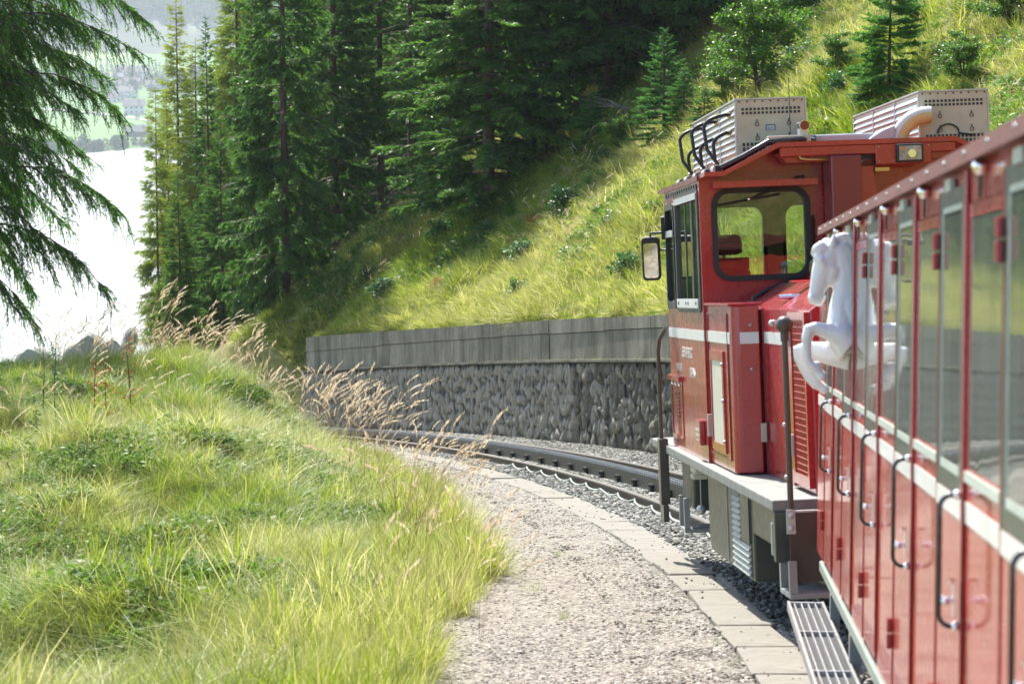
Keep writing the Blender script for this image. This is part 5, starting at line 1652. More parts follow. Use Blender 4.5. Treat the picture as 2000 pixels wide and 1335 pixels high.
# running board: five bar grating under the doors, on brackets
rb = MB()
for q in range(2): rb.box((-.175 + q * .157, 4.0, .345), (-.167 + q * .157 + .004, 12.0, .385))
board = rb.build('footboard', M['grate'], coach)
MB().box((-.166, 4.01, .350), (-.011, 11.99, .358)).build('board_plate', M['grate_dark'], board)
for q in range(1, 5):
    MB().box((-.175 + .161 * q / 5 - .0018, 4.0, .358), (-.175 + .161 * q / 5 + .0018, 12.0, .378)).build('grating_bar', M['zinc'], board)
for y in np.arange(4.0, 11.9, 1.16):
    MB().box((-.172, y - .007, .359), (-.006, y + .007, .379)).build('cross_bar', M['zinc'], board)
    MB().box((-.172, 11.98, .359), (-.006, 12.0, .381)).build('cross_bar', M['zinc'], board) if y < 4.1 else None
for y in np.arange(4.6, 12.2, 1.35):
    MB().box((-.012, y - .03, .33), (.03, y + .03, ZS - .056)).build('board_bracket', M['grey_metal'], coach)
MB().tube([(.35, 3.2, .42), (.35, 12.0, .42)], .05, 8).build('brake_pipe', M['steel'], coach)
for y in (10.6, 2.2):
    for x in (.55, 1.65):
        MB().tube([(x - .05, y, .36), (x + .05, y, .36)], .34, 18).build('wheel', M['steel'], coach)
    MB().tube([(.5, y, .36), (1.7, y, .36)], .06, 8).build('axle', M['steel'], coach)
    MB().box((.25, y - .5, .30), (.33, y + .5, .48)).build('bogie_frame', M['steel'], coach, .02, 1)
MB().box((.05, 3.5, .42), (.14, 12.1, .53)).build('underframe_beam', M['steel'], coach)
MB().tube([(.7, Y1, .62), (.7, Y1 + .35, .62)], .05, 8).tube([(.7, Y1 + .35, .62), (.7, Y1 + .38, .62)], .14, 14).build('buffer', M['steel'], coach)
# moss tuft and yellow tape at the eave tip
# ------------------------------------------------------------------ white horse figure leaning out of the coach side
def loft(mb, st, n=14):
    """st: (outward, up, half depth in the profile plane, half width along the coach)"""
    pts = [Vector((-a[0], 0, a[1])) for a in st]
    vs = []; fs = []
    for i, p in enumerate(pts):
        t = (pts[min(i + 1, len(pts) - 1)] - pts[max(i - 1, 0)]).normalized()
        nrm = Vector((-t.z, 0, t.x)); off = Vector((0, st[i][4] if len(st[i]) > 4 else 0, 0))
        for k in range(n):
            a = 2 * math.pi * k / n
            vs.append(p + off + nrm * math.cos(a) * st[i][2] + Vector((0, 1, 0)) * math.sin(a) * st[i][3])
    for i in range(len(pts) - 1):
        for k in range(n): fs.append((i * n + k, i * n + (k + 1) % n, (i + 1) * n + (k + 1) % n, (i + 1) * n + k))
    fs += [tuple(reversed(range(n))), tuple(range((len(pts) - 1) * n, len(pts) * n))]
    mb.add(vs, fs, True)


HP = 488.0
def hp(x, y): return ((1662 - x) / HP, (583 - y) / HP)
def hs_(x, y, r, w, off=0.0):
    a = hp(x, y); return (a[0], a[1], r / HP, w / HP, off)
hb_ = MB()
# trunk and neck
loft(hb_, [hs_(1668, 676, 40, 38), hs_(1662, 668, 44, 42), hs_(1650, 655, 42, 42), hs_(1641, 628, 31, 36), hs_(1641, 598, 25, 28), hs_(1647, 565, 24, 23), hs_(1648, 530, 29, 20), hs_(1640, 500, 33, 19), hs_(1628, 482, 27, 17)])
loft(hb_, [hs_(1666, 640, 34, 36), hs_(1656, 600, 24, 31), hs_(1653, 570, 22, 24), hs_(1652, 520, 22, 17), hs_(1650, 484, 14, 12)])
# head
loft(hb_, [hs_(1634, 476, 16, 13), hs_(1622, 492, 27, 18), hs_(1613, 512, 29, 20), hs_(1605, 532, 25, 18), hs_(1597, 552, 19, 14), hs_(1591, 570, 14.5, 12), hs_(1587, 582, 13.5, 12.5), hs_(1585, 592, 8, 9)])
loft(hb_, [hs_(1625, 520, 22, 21), hs_(1622, 540, 19, 19), hs_(1612, 552, 10, 12)])      # cheek
loft(hb_, [hs_(1603, 572, 9, 9), hs_(1598, 586, 8, 9), hs_(1596, 596, 4, 6)])              # lower lip and chin
for sg in (-1, 1):
    loft(hb_, [hs_(1620, 484, 7, 6, sg * .027), hs_(1622, 472, 7.5, 5, sg * .031), hs_(1624, 460, 4.5, 3, sg * .033), hs_(1625, 450, 1.2, 1.0, sg * .034)], 8)   # ears
    hb_.ball((-hp(1603, 515)[0], sg * .034, hp(1603, 515)[1]), .012, 10, 8)                 # eyes
    hb_.ball((-hp(1599, 506)[0], sg * .030, hp(1599, 506)[1]), .017, 10, 8)                 # brow
    hb_.ball((-hp(1583, 578)[0], sg * .017, hp(1583, 578)[1]), .012, 10, 8)                 # nostrils
# forelock and mane locks
for (x, y, r) in ((1600, 478, 11), (1592, 483, 10), (1588, 492, 9), (1593, 500, 9), (1610, 472, 11), (1597, 490, 11), (1606, 484, 12), (1586, 486, 6), (1590, 505, 6)):
    a = hp(x, y); hb_.ball((-a[0], (hash((x, y)) % 7 - 3) * .004, a[1]), r / HP, 10, 7, None, (1, 1.2, .9))
for (x, y, r) in ((1632, 464, 12), (1643, 461, 12), (1654, 462, 12), (1660, 468, 10), (1664, 480, 10), (1665, 495, 10), (1666, 515, 10), (1667, 535, 10)):
    a = hp(x, y); hb_.ball((-a[0], .0, a[1]), r / HP, 10, 7, None, (1, .9, .8))
# fore legs, raised and folded
loft(hb_, [hs_(1660, 668, 34, 24, -.055), hs_(1640, 652, 25, 20, -.06), hs_(1612, 643, 16, 14, -.06), hs_(1588, 637, 12.5, 12, -.06), hs_(1577, 640, 13, 12.5, -.06), hs_(1573, 655, 11, 11, -.06), hs_(1573, 680, 9, 9, -.06), hs_(1577, 702, 8.5, 8.5, -.06), hs_(1588, 715, 10.5, 10, -.06), hs_(1598, 722, 8, 9, -.06), hs_(1602, 728, 11, 11, -.06), hs_(1604, 737, 10, 11, -.06)])
hb_.ball((-hp(1593, 709)[0], -.06, hp(1593, 709)[1]), .018, 10, 7)
loft(hb_, [hs_(1660, 690, 30, 24, .055), hs_(1635, 688, 26, 20, .06), hs_(1600, 684, 20, 15, .06), hs_(1572, 678, 14, 12.5, .06), hs_(1560, 681, 13, 12.5, .06), hs_(1562, 694, 12.5, 11, .06), hs_(1572, 716, 11.5, 9.5, .06), hs_(1583, 734, 11.5, 9, .06), hs_(1595, 747, 11.5, 10, .06), hs_(1605, 752, 9, 9, .06), hs_(1611, 757, 11, 11, .06), hs_(1616, 763, 7, 9, .06)])
horse = hb_.build('horse_figure', M['horse'])
horse.matrix_world = Mc @ Matrix.Translation((0, 10.22, RAILV))
rm = horse.modifiers.new('union', 'REMESH'); rm.mode = 'VOXEL'; rm.voxel_size = .0055; rm.use_smooth_shade = True
sm = horse.modifiers.new('soft', 'SMOOTH'); sm.factor = .5; sm.iterations = 5
tag(horse, 'white rearing horse figure leaning out of the side of the red coach', 'statue')

# ------------------------------------------------------------------ diesel locomotive
LR, LF, LU = vp_frame(749, 583)
roll = Matrix.Rotation(R(-1.8), 3, LF)
LRr, LUr = roll @ LR, roll @ LU
Ml = Matrix((LRr, LF, LUr)).transposed().to_4x4()
Ml.translation = W(1708, 1143, 16.33)
loco = empty('diesel_locomotive', 'red diesel locomotive with white stripe, side cab and two pale equipment boxes on its roof', 'locomotive', mat=Ml)
HW = 1.03
# deck and frame
MB().box((-HW - .05, -2.97, .765), (HW + .05, 3.0, .825)).build('deck', M['deck'], loco, .008, 2)
MB().box((-.86, -2.9, .50), (.86, 2.9, .764)).build('main_frame', M['brown_grey'], loco)
# cab walls: side sheets with window openings
YC = 2.0
def sheet(parent, name, mat, x0, x1, rect, holes, t0, t1, axis='x'):
    """upright sheet from t0..t1 across; rect=(a0,a1,z0,z1); rectangular holes; built of butted strips"""
    a0, a1, z0, z1 = rect
    xs = sorted({a0, a1, *[h[0] for h in holes], *[h[1] for h in holes]}); zs = sorted({z0, z1, *[h[2] for h in holes], *[h[3] for h in holes]})
    mb = MB()
    grid = {}
    for i in range(len(xs) - 1):
        for j in range(len(zs) - 1):
            cx_, cz_ = (xs[i] + xs[i + 1]) / 2, (zs[j] + zs[j + 1]) / 2
            grid[i, j] = not any(h[0] < cx_ < h[1] and h[2] < cz_ < h[3] for h in holes)
    def P(t, a, z): return (t, a, z) if axis == 'x' else (a, t, z)
    vid = {}
    def v(t, a, z):
        k = (t, a, z)
        if k not in vid: vid[k] = len(vs); vs.append(P(t, a, z))
        return vid[k]
    vs = []; fs = []
    for (i, j), on in grid.items():
        if not on: continue
        a, b, c, d = xs[i], xs[i + 1], zs[j], zs[j + 1]
        for t in (t0, t1): fs.append((v(t, a, c), v(t, b, c), v(t, b, d), v(t, a, d)))
        for (di, dj, q) in ((-1, 0, ((a, c), (a, d))), (1, 0, ((b, c), (b, d))), (0, -1, ((a, c), (b, c))), (0, 1, ((a, d), (b, d)))):
            if not grid.get((i + di, j + dj), False):
                (p1, p2) = q; fs.append((v(t0, *p1), v(t0, *p2), v(t1, *p2), v(t1, *p1)))
    mb.add(vs, fs)
    return mb.build(name, mat, parent)


RF = [(-HW, 2.655), (-.897, 2.66), (-.56, 2.825), (.56, 2.825), (.897, 2.66), (HW, 2.655)]
W1 = (.12, 1.32, 1.84, 2.525); W2 = (1.47, 1.93, 1.84, 2.50)
for sx in (-1, 1):
    sd = sheet(loco, 'cab_side', M['red'], 0, 0, (0.003, YC, .826, 2.655), [W1, W2], sx * HW, sx * (HW - .035))
    MB().box((sx * (HW + .003), .004, 1.600), (sx * (HW - .001), YC - .002, 1.668)).build('stripe', M['white'], sd)
    for (w, nm) in ((W1, 'sliding_window'), (W2, 'quarter_window')):
        a0, a1, z0, z1 = w
        fr_ = MB().ring(rrect(a0 - .030, a1 + .030, z0 - .04, z1 + .03, .05), rrect(a0 + .006, a1 - .006, z0 + .012, z1 - .012, .035), 'x', sx * (HW + .010), sx * (HW - .012)).build(nm, M['steel'] if nm == 'sliding_window' else M['black'], sd)
        MB().box((sx * (HW - .010), a0, z0), (sx * (HW - .016), a1, z1)).build('pane', M['side_glass'], fr_)
        if nm == 'sliding_window':
            MB().ring(rrect(a0 - .055, a1 + .055, z0 - .06, z1 + .05, .07), rrect(a0 - .034, a1 + .034, z0 - .039, z1 + .029, .05), 'x', sx * (HW + .008), sx * (HW - .02)).build('window_seal', M['black'], fr_)
            for q in (.30, .62):
                MB().box((sx * (HW - .004), a0 + (a1 - a0) * q - .012, z0), (sx * (HW - .0095), a0 + (a1 - a0) * q + .012, z1)).build('window_bar', M['steel'], fr_)
            MB().box((sx * (HW - .003), a0 + (a1 - a0) * .30, z0), (sx * (HW - .0094), a0 + (a1 - a0) * .36, z1)).build('window_gasket', M['black'], fr_)
            MB().box((sx * (HW + .014), a0, z1 - .02), (sx * (HW + .0105), a1, z1 + .022)).build('window_rail', M['zinc'], fr_)
            MB().box((sx * (HW + .018), a0 + .02, z0 - .03), (sx * (HW + .012), a1 - .02, z0 + .03)).build('window_rail', M['white'], fr_)
            for q in (.10, .45, .55, .9):
                MB().prism([(a0 + (a1 - a0) * q - .03, z0 - .012), (a0 + (a1 - a0) * q + .03, z0), (a0 + (a1 - a0) * q - .03, z0 + .012)], 'x', sx * (HW + .021), sx * (HW + .018)).build('arrow_mark', M['black'], fr_)
        else:
            MB().box((sx * (HW + .016), a0, 2.30), (sx * (HW - .02), a1, 2.345)).build('window_bar', M['zinc'], fr_)
    # rain gutter with ventilation slots
    MB().box((sx * (HW + .012), .0, 2.615), (sx * (HW - .001), YC + .02, 2.652)).build('gutter', M['dark_red'], sd)
    for y in np.arange(.10, 1.9, .13): MB().box((sx * (HW + .008), y, 2.575), (sx * (HW + .0005), y + .08, 2.60)).build('vent_slot', M['black'], sd)
    # hatch, number box and small fittings at the foot
    h = MB().ring([(1.30, .90), (1.95, .90), (1.95, 1.30), (1.30, 1.30)], [(1.325, .92), (1.925, .92), (1.925, 1.28), (1.325, 1.28)], 'x', sx * (HW + .006), sx * (HW - .002)).build('hatch', M['red'], sd)
    MB().box((sx * (HW + .03), 1.28, 1.30), (sx * (HW - .001), 1.97, 1.335)).build('hatch_rain_strip', M['red'], h)
    for y in (1.42, 1.62, 1.82): MB().ball((sx * (HW + .008), y, 1.275), .012, 8, 5).build('hatch_bolt', M['chrome'], h)
    for k in range(7): MB().box((sx * (HW + .008), 1.50, 1.05 + k * .026), (sx * (HW + .001), 1.74, 1.064 + k * .026)).build('louvre_slat', M['dark_red'], h)
    nb_ = MB().box((sx * (HW + .035), .14, .93), (sx * (HW - .001), .38, 1.09)).build('number_box', M['red'], sd, .006, 1)
    MB().box((sx * (HW + .037), .17, 1.02), (sx * (HW + .034), .35, 1.035)).box((sx * (HW + .037), .17, .985), (sx * (HW + .034), .35, 1.0)).box((sx * (HW + .037), .20, .955), (sx * (HW + .034), .30, .967)).build('plate_lines', M['pale_frame'], nb_)


def text(body, size, M4, parent, mat, name='lettering', align='LEFT', ext=.0012):
    cu = bpy.data.curves.new(name, 'FONT'); cu.body = body; cu.size = size; cu.align_x = align; cu.extrude = ext
    cu.materials.append(mat)
    tmp = bpy.data.objects.new(name + '_tmp', cu); COL.objects.link(tmp)
    dg = bpy.context.evaluated_depsgraph_get(); me = bpy.data.meshes.new_from_object(tmp.evaluated_get(dg))
    bpy.data.objects.remove(tmp); bpy.data.curves.remove(cu)
    if not me.materials: me.materials.append(mat)
    o = link_mesh(name, me, parent); o.matrix_local = M4
    return o


# lettering on the left side: reads from the far end towards us
TXM = Matrix(((0, 0, -1, 0), (-1, 0, 0, 0), (0, 1, 0, 0), (0, 0, 0, 1)))
side_l = [o for o in loco.children if o.name.split('.')[0] == 'cab_side'][0]
def side_text(body, y, z, size, mat, sxx=1.0): 
    t = text(body, size, Matrix.Translation((-HW - .003, y, z)) @ TXM, side_l, mat); t.scale = (sxx, 1, 1); return t
side_text('SCHAFBERG', 1.22, 1.475, .098, M['white'], 1.05)
side_text('BAHN', .83, 1.345, .098, M['white'], 1.05)
side_text('VENDEL', 1.60, 1.375, .075, M['white'], 1.1)

# cab end walls
rw0 = -.957; rw1 = -.325
HRear = [(rw0 + .035, rw1 - .035, 2.01, 2.53), (.325 + .035, .957 - .035, 2.01, 2.53)]
rear = sheet(loco, 'cab_end_wall', M['red'], 0, 0, (-HW + .036, HW - .036, .826, 2.655), HRear, 0.003, .035, 'y')
MB().prism([(-HW + .004, 2.656), (-.897, 2.661), (-.56, 2.80), (.56, 2.80), (.897, 2.661), (HW - .004, 2.656)], 'y', .004, .034).build('gable', M['red'], rear)
for (a0, a1) in ((rw0, rw1), (-rw1, -rw0)):
    g_ = MB().ring(rrect(a0, a1, 1.972, 2.565, .115, 7), rrect(a0 + .036, a1 - .036, 2.008, 2.529, .08, 7), 'y', -.018, .045).build('rear_window', M['black'], rear)
    MB().box((a0 + .03, .018, 2.0), (a1 - .03, .022, 2.535)).build('pane', M['cab_glass'], g_)
front = sheet(loco, 'cab_end_wall', M['red'], 0, 0, (-HW + .036, HW - .036, .826, 2.655), [(-.93, -.335, 1.75, 2.50), (-.175, .26, 1.75, 2.50), (.42, .93, 1.75, 2.50)], YC - .035, YC - .003, 'y')
MB().prism([(-HW + .004, 2.656), (-.897, 2.661), (-.56, 2.80), (.56, 2.80), (.897, 2.661), (HW - .004, 2.656)], 'y', YC - .034, YC - .004).build('gable', M['red'], front)
for (a0, a1) in ((-.965, -.30), (-.21, .295), (.385, .965)):
    g_ = MB().ring(rrect(a0, a1, 1.715, 2.535, .115, 7), rrect(a0 + .036, a1 - .036, 1.751, 2.499, .08, 7), 'y', YC + .016, YC - .05).build('front_window', M['black'], front)
    MB().box((a0 + .03, YC - .022, 1.74), (a1 - .03, YC - .018, 2.505)).build('pane', M['cab_glass'], g_)
MB().box((-.31, YC - .06, .9), (-.20, YC - .036, 2.24)).build('door_pillar', M['interior'], front)
MB().box((-.315, YC - .066, 2.24), (-.195, YC - .036, 2.31)).build('pillar_trim', M['seat_red'], front)
MB().box((-HW + .04, .04, .83), (HW - .04, YC - .04, .86)).build('cab_floor', M['dark_in'], loco)
# seat inside
seat = MB().box((-.93, .85, 1.25), (-.45, 1.30, 1.36)).build('driver_seat', M['seat'], loco, .03, 2)
MB().box((-1.0, .78, 1.34), (-.60, .90, 2.06)).build('seat_back', M['seat'], seat, .05, 3)
MB().box((-1.0, .765, 2.05), (-.615, .779, 2.13)).build('red_cover', M['seat_red'], seat, .01, 1)
MB().box((-1.0, .78, 2.15), (-.655, .88, 2.285)).build('headrest', M['seat'], seat, .045, 3)
MB().box((-.995, .768, 2.16), (-.66, .779, 2.185)).box((-.995, .768, 2.20), (-.66, .779, 2.225)).build('headrest_band', M['seat_red'], seat)
MB().tube([(-.8, .83, 1.95), (-.8, .83, 2.17)], .012, 8).build('headrest_rod', M['chrome'], seat)
MB().box((-.70, .85, .86), (-.62, 1.1, 1.26)).build('seat_column', M['dark_in'], seat)
MB().box((-.3, 1.45, .86), (.9, 1.93, 1.62)).build('control_desk', M['dark_in'], loco, .04, 2)
# roof
rp = RF + [(.90, 2.625), (.55, 2.79), (-.55, 2.79), (-.90, 2.625)]
MB().prism(RF + [(HW, 2.63), (.905, 2.63), (.555, 2.795), (-.555, 2.795), (-.905, 2.63), (-HW, 2.63)], 'y', -.30, YC + .42).build('cab_roof', M['red'], loco)
# visor below the roof edge facing us, with lamp and ducts
vz = MB().box((-.55, -.285, 2.735), (.56, -.255, 2.794)).build('roof_visor', M['red'], loco, .004, 1)
MB().prism([(-.55, 2.76), (.56, 2.76), (.50, 2.70), (-.50, 2.70)], 'y', -.22, -.02).build('visor_box', M['red'], loco)
lp = MB().box((.05, -.30, 2.665), (.40, -.20, 2.792)).build('lamp_box', M['red'], loco, .004, 1)
hl = MB().box((.175, -.335, 2.672), (.345, -.301, 2.786)).build('headlamp', M['black'], lp, .008, 2)
MB().box((.190, -.341, 2.685), (.330, -.336, 2.773)).build('headlamp_lens', M['lens'], hl, .002, 1)
MB().box((.196, -.3445, 2.748), (.220, -.3415, 2.768)).build('amber_lens', M['amber'], hl)
MB().tube([(.27, -.346, 2.725), (.27, -.342, 2.725)], .026, 12).build('lamp_reflector', M['chrome'], hl)
for (x, z) in ((.07, 2.685), (.07, 2.775), (.16, 2.685), (.385, 2.775)): MB().ball((x, -.302, z), .007, 8, 5).build('bolt', M['brass'], lp)
MB().box((-.10, -.24, 2.66), (.045, -.20, 2.76)).build('recess_shade_block', M['black'], loco)  # solid black block painted as the shade of a hollow
MB().box((.05, -.26, 2.625), (.14, -.18, 2.648)).build('brass_bracket', M['brass'], loco)
MB().box((-.24, -.32, 1.95), (-.045, -.04, 2.73)).build('intake_stack', M['dark_red'], loco, .012, 2)  # darker red puts the shade on the stack into its colour
MB().prism([(-.044, 2.70), (.035, 2.70), (.075, 2.35), (-.044, 2.30)], 'y', -.24, -.06).build('stack_brace', M['red'], loco)
for (x, z) in ((-.03, 2.69), (-.01, 2.43)): MB().ball((x, -.243, z), .008, 8, 5).build('bolt', M['zinc'], loco)
MB().box((-.95, -.18, 2.56), (-.30, -.04, 2.60)).build('window_brow', M['red'], loco)
MB().tube([(-.43, -.26, 2.745), (-.415, -.27, 2.72), (-.38, -.27, 2.712), (-.20, -.22, 2.712)], .009, 8).build('grab_bar', M['brass'], loco)
# wiper
wp = MB().box((-.42, -.055, 2.585), (-.36, -.02, 2.625)).build('wiper', M['black'], loco, .008, 2)
MB().tube([(-.37, -.06, 2.615), (-.50, -.055, 2.57), (-.72, -.045, 2.485)], [.018, .014, .007], 6).build('wiper_arm', M['black'], wp)
MB().tube([(-.93, -.035, 2.455), (-.72, -.035, 2.487), (-.52, -.035, 2.515)], .009, 6).build('wiper_blade', M['black'], wp)
MB().ball((-.72, -.05, 2.488), .013, 8, 5).build('wiper_joint', M['chrome'], wp)
# second wiper of the front window, seen through the cab
MB().tube([(-.68, YC + .02, 2.47), (-.62, YC + .03, 2.2), (-.58, YC + .03, 1.85)], .012, 6).build('front_wiper', M['black'], loco)

# hood behind the cab
HX = .82
MB().prism([(-HX, .826), (-HX, 1.80), (-.78, 1.83), (-.56, 1.95), (.56, 1.95), (.78, 1.83), (HX, 1.80), (HX, .826)], 'y', -2.80, -.002).build('hood', M['red'], loco, .01, 2)
MB().box((-HX - .003, -2.20, 1.600), (-HX + .001, -1.142, 1.668)).build('stripe', M['white'], loco)
MB().box((-HX - .012, -1.165, .83), (-HX + .002, -1.145, 1.80)).build('hood_seam', M['dark_red'], loco)
dl = MB().box((-HX - .028, -2.26, .84), (-HX - .0005, -2.20, 1.795)).build('grille_post', M['red'], loco, .004, 1)
gr = MB().ring([(-2.78, .86), (-2.27, .86), (-2.27, 1.79), (-2.78, 1.79)], [(-2.74, .92), (-2.32, .92), (-2.32, 1.75), (-2.74, 1.75)], 'x', -HX - .03, -HX - .0005).build('grille_door', M['red'], loco)
MB().box((-HX - .008, -2.745, .915), (-HX - .001, -2.315, 1.755)).build('grille_back', M['red'], gr)
mw = MB()
for z in np.arange(.94, 1.75, .035): mw.tube([(-HX - .022, -2.745, z), (-HX - .022, -2.315, z)], .0035, 5)
for y in np.arange(-2.73, -2.32, .035): mw.tube([(-HX - .020, y, .915), (-HX - .020, y, 1.755)], .0028, 5)
mw.build('wire_mesh', M['coach_red'], gr)['kind'] = 'stuff'
for z in (1.0, 1.6): MB().box((-HX - .04, -2.295, z), (-HX - .028, -2.235, z + .12)).build('hinge', M['pale_frame'], gr)
MB().box((-HX - .04, -1.20, 1.02), (-HX - .012, -1.155, 1.13)).build('hinge', M['cream'], loco)
MB().ball((-HX - .005, -1.5, 1.72), .02, 8, 6).ball((-HX - .005, -1.9, 1.72), .02, 8, 6).build('hood_catch', M['zinc'], loco)
# chrome trim and lamp on the hood top
for x in (-.30, .30):
    MB().box((x - .42, -1.62, 1.952), (x + .26, -1.50, 1.962)).build('trim_plate', M['chrome'], loco)
MB().tube([(-.80, -1.64, 1.868), (-.1, -1.66, 1.885), (.5, -1.64, 1.885)], .016, 8).build('chrome_bar', M['chrome'], loco)
MB().tube([(-.62, -1.70, 1.84), (.5, -1.70, 1.84)], .010, 8).box((-.74, -1.655, 1.80), (.5, -1.635, 1.815)).build('trim_edge', M['chrome'], loco)
rl = MB().box((-.42, -.75, 1.952), (-.02, -.40, 2.10)).build('marker_lamp', M['red_lamp'], loco, .06, 4)
MB().tube([(-.38, -.765, 2.0), (-.38, -.75, 2.0)], .042, 14).build('lamp_ring', M['chrome'], rl)
MB().ball((-.38, -.768, 2.0), .028, 10, 6, None, (1, .4, 1)).build('lamp_glass', M['red_lamp'], rl)
MB().tube([(-.44, -.06, 1.965), (-.5, -.16, 1.965), (-.68, -.25, 1.90), (-.75, -.28, 1.86), (-.76, -.30, 1.78)], .014, 6).build('cable', M['black'], loco)
pts = [(-.315 + .012 * math.cos(t * 2.2), -.05 + .012 * math.sin(t * 2.2), 2.06 + .0045 * t) for t in range(0, 70)]
MB().tube(pts, .004, 4).build('coil_cable', M['black'], loco)
# cabinet on the left against the cab
cb = MB().prism([(-1.012, -.003)] + [(-1.012 + .05 - .05 * math.cos(R(a)), -1.13 + .05 - .05 * math.sin(R(a))) for a in (0, 30, 60, 90)] + [(-HX - .03, -1.145), (-HX - .003, -1.10), (-HX - .003, -.003)], 'z', .836, 1.825).build('cabinet', M['red'], loco, .006, 2)
MB().box((-1.03, -1.145, 1.826), (-HX - .001, .0, 1.842)).build('cabinet_lid', M['red'], cb, .004, 1)
MB().box((-1.017, -1.078, 1.600), (-1.0115, -.006, 1.668)).build('stripe', M['white'], cb)
MB().box((-.962, -1.1485, 1.600), (-HX - .032, -1.1295, 1.668)).build('stripe', M['white'], cb)
MB().box((-1.0, -1.10, .826), (-HX - .01, -.01, .836)).build('cabinet_foot', M['black'], cb)
cd = MB().ring([(-.98, .90), (-.06, .90), (-.06, 1.78), (-.98, 1.78)], [(-.97, .91), (-.07, .91), (-.07, 1.77), (-.97, 1.77)], 'x', -1.020, -1.010).build('cabinet_door', M['dark_red'], cb)
bp_ = MB().ring([(-.78, .93), (-.16, .93), (-.16, 1.55), (-.78, 1.55)], [(-.72, .98), (-.21, .98), (-.21, 1.49), (-.72, 1.49)], 'x', -1.024, -1.010).build('panel_frame', M['red'], cd)
MB().box((-1.0175, -.725, .975), (-1.012, -.205, 1.495)).build('beige_panel', M['beige_panel'], cd)
for z in (1.0, 1.25, 1.47): MB().ball((-1.026, -.75, z), .012, 8, 5).build('panel_bolt', M['zinc'], cd)
MB().box((-1.04, -.10, 1.0), (-1.012, -.065, 1.14)).build('door_hinge', M['zinc'], cd)
for z in (1.30, 1.56): MB().ball((-.90, -1.149, z + .15), .010, 8, 5).build('rivet', M['zinc'], cb)
# skirt boxes under the deck
def under(x0, x1, sx):
    b = MB().prism([(-1.67, .25), (-1.67, .53), (-2.93, .53), (-2.93, .762), (.34, .762), (.34, .30), (.26, .25)], 'x', x0, x1).build('battery_box', M['green_grey'], loco, .012, 2)
    return b
bl_ = under(-1.0, -.62, -1); br_ = under(.62, 1.0, 1)
MB().box((-1.006, -.60, .27), (-.999, -.585, .76)).build('box_seam', M['grey_metal'], bl_)
for k in range(13):
    z = .275 + k * .036; y0 = -1.58 if k < 5 else -1.22
    MB().prism([(-1.002, z), (-1.022, z + .004), (-1.004, z + .026)], 'y', y0, -.90).build('louvre_slat', M['louvre'], bl_)
MB().ring([(-1.60, .262), (-.88, .262), (-.88, .755), (-1.60, .755)], [(-1.585, .272), (-.895, .272), (-.895, .745), (-1.585, .745)], 'x', -1.004, -.999).build('louvre_frame', M['green_grey'], bl_)
MB().box((-1.014, -1.585, .46), (-1.0045, -1.24, .744)).build('cover_plate', M['green_grey'], bl_)
MB().box((-1.0045, -1.585, .275), (-1.0015, -.895, .745)).build('louvre_shade_sheet', M['black'], bl_)  # flat black sheet painted as the shade between the slats
# air tank and valve ahead of the box
MB().tube([(-.75, .45, .62), (-.75, 1.0, .62)], .125, 18).build('air_tank', M['pale_frame'], loco)
for y in (.55, .85): MB().tube([(-.75, y, .62), (-.75, y + .03, .62)], .131, 18).build('tank_band', M['zinc'], loco)
MB().box((-.98, 1.3, .42), (-.70, 1.95, .762)).build('brake_box', M['green_grey'], loco, .01, 1)
MB().box((-1.0, 1.05, .68), (-.86, 1.30, .76)).box((-1.01, 1.10, .64), (-.90, 1.22, .68)).build('valve_block', M['beige_panel'], loco, .01, 1)
MB().tube([(-.95, 1.16, .64), (-.95, 1.16, .45)], .004, 5).ball((-.95, 1.16, .43), .035, 10, 7).build('drain_valve', M['zinc'], loco)
# steps
def steps(y0, y1, x0, x1, ztop, zb, name):
    st_ = MB().box((x0, y0, zb), (x1, y1, zb + .03)).build(name, M['grey_metal'], loco, .004, 1)
    for (x, y) in ((x0 + .02, y0 + .02), (x0 + .02, y1 - .02)):
        MB().box((x - .02, y - .02, zb + .031), (x + .02, y + .02, ztop)).build('step_leg', M['grey_metal'], st_)
    MB().box((x0 + .05, y0 + .03, zb + .031), (x1 - .02, y1 - .03, zb + .036)).build('step_tread', M['grate'], st_)
    return st_
steps(1.3, 1.62, -1.05, -.72, .50, .26, 'front_step')
steps(-3.14, -2.80, -1.03, -.40, .52, .325, 'rear_step')
# end beam, plate and handrail
MB().box((-HW - .045, -2.99, .50), (HW + .045, -2.925, .763)).build('end_beam', M['green_grey'], loco, .006, 1)
pl_ = MB().prism(rrect(-1.015, -.12, .41, .775, .04), 'y', -3.10, -3.08).build('end_plate', M['brown_grey'], loco)
MB().box((-1.02, -3.105, .768), (-.12, -3.075, .778)).build('plate_rim', M['zinc'], pl_)
MB().box((-1.03, -3.112, .66), (-.985, -3.10, .785)).build('plate_bracket', M['pale_frame'], pl_)
for z in (.69, .755): MB().ball((-1.008, -3.115, z), .016, 8, 6).build('bracket_bolt', M['zinc'], pl_)
MB().tube([(-.60, -3.09, .43), (-.60, -3.09, .40)], .03, 10).build('drain_plug', M['zinc'], pl_)
MB().ball((-.35, -3.104, .60), .025, 8, 6, None, (.6, .4, 1)).build('plate_mark', M['interior'], pl_)
hr = MB().tube([(-1.0, -3.07, .66), (-1.0, -3.07, 1.70)], .016, 10).ball((-1.0, -3.07, 1.735), .045, 14, 10).tube([(-1.0, -3.07, 1.65), (-1.0, -3.07, 1.70)], .022, 10).build('handrail', M['brown_grey'], loco)
for z in (.95, 1.22): MB().ball((-1.018, -3.075, z), .012, 8, 5).build('handrail_bolt', M['zinc'], hr)
MB().box((-1.07, -2.86, .52), (-1.035, -2.80, .70)).build('hanging_bracket', M['sole'], loco, .008, 1)
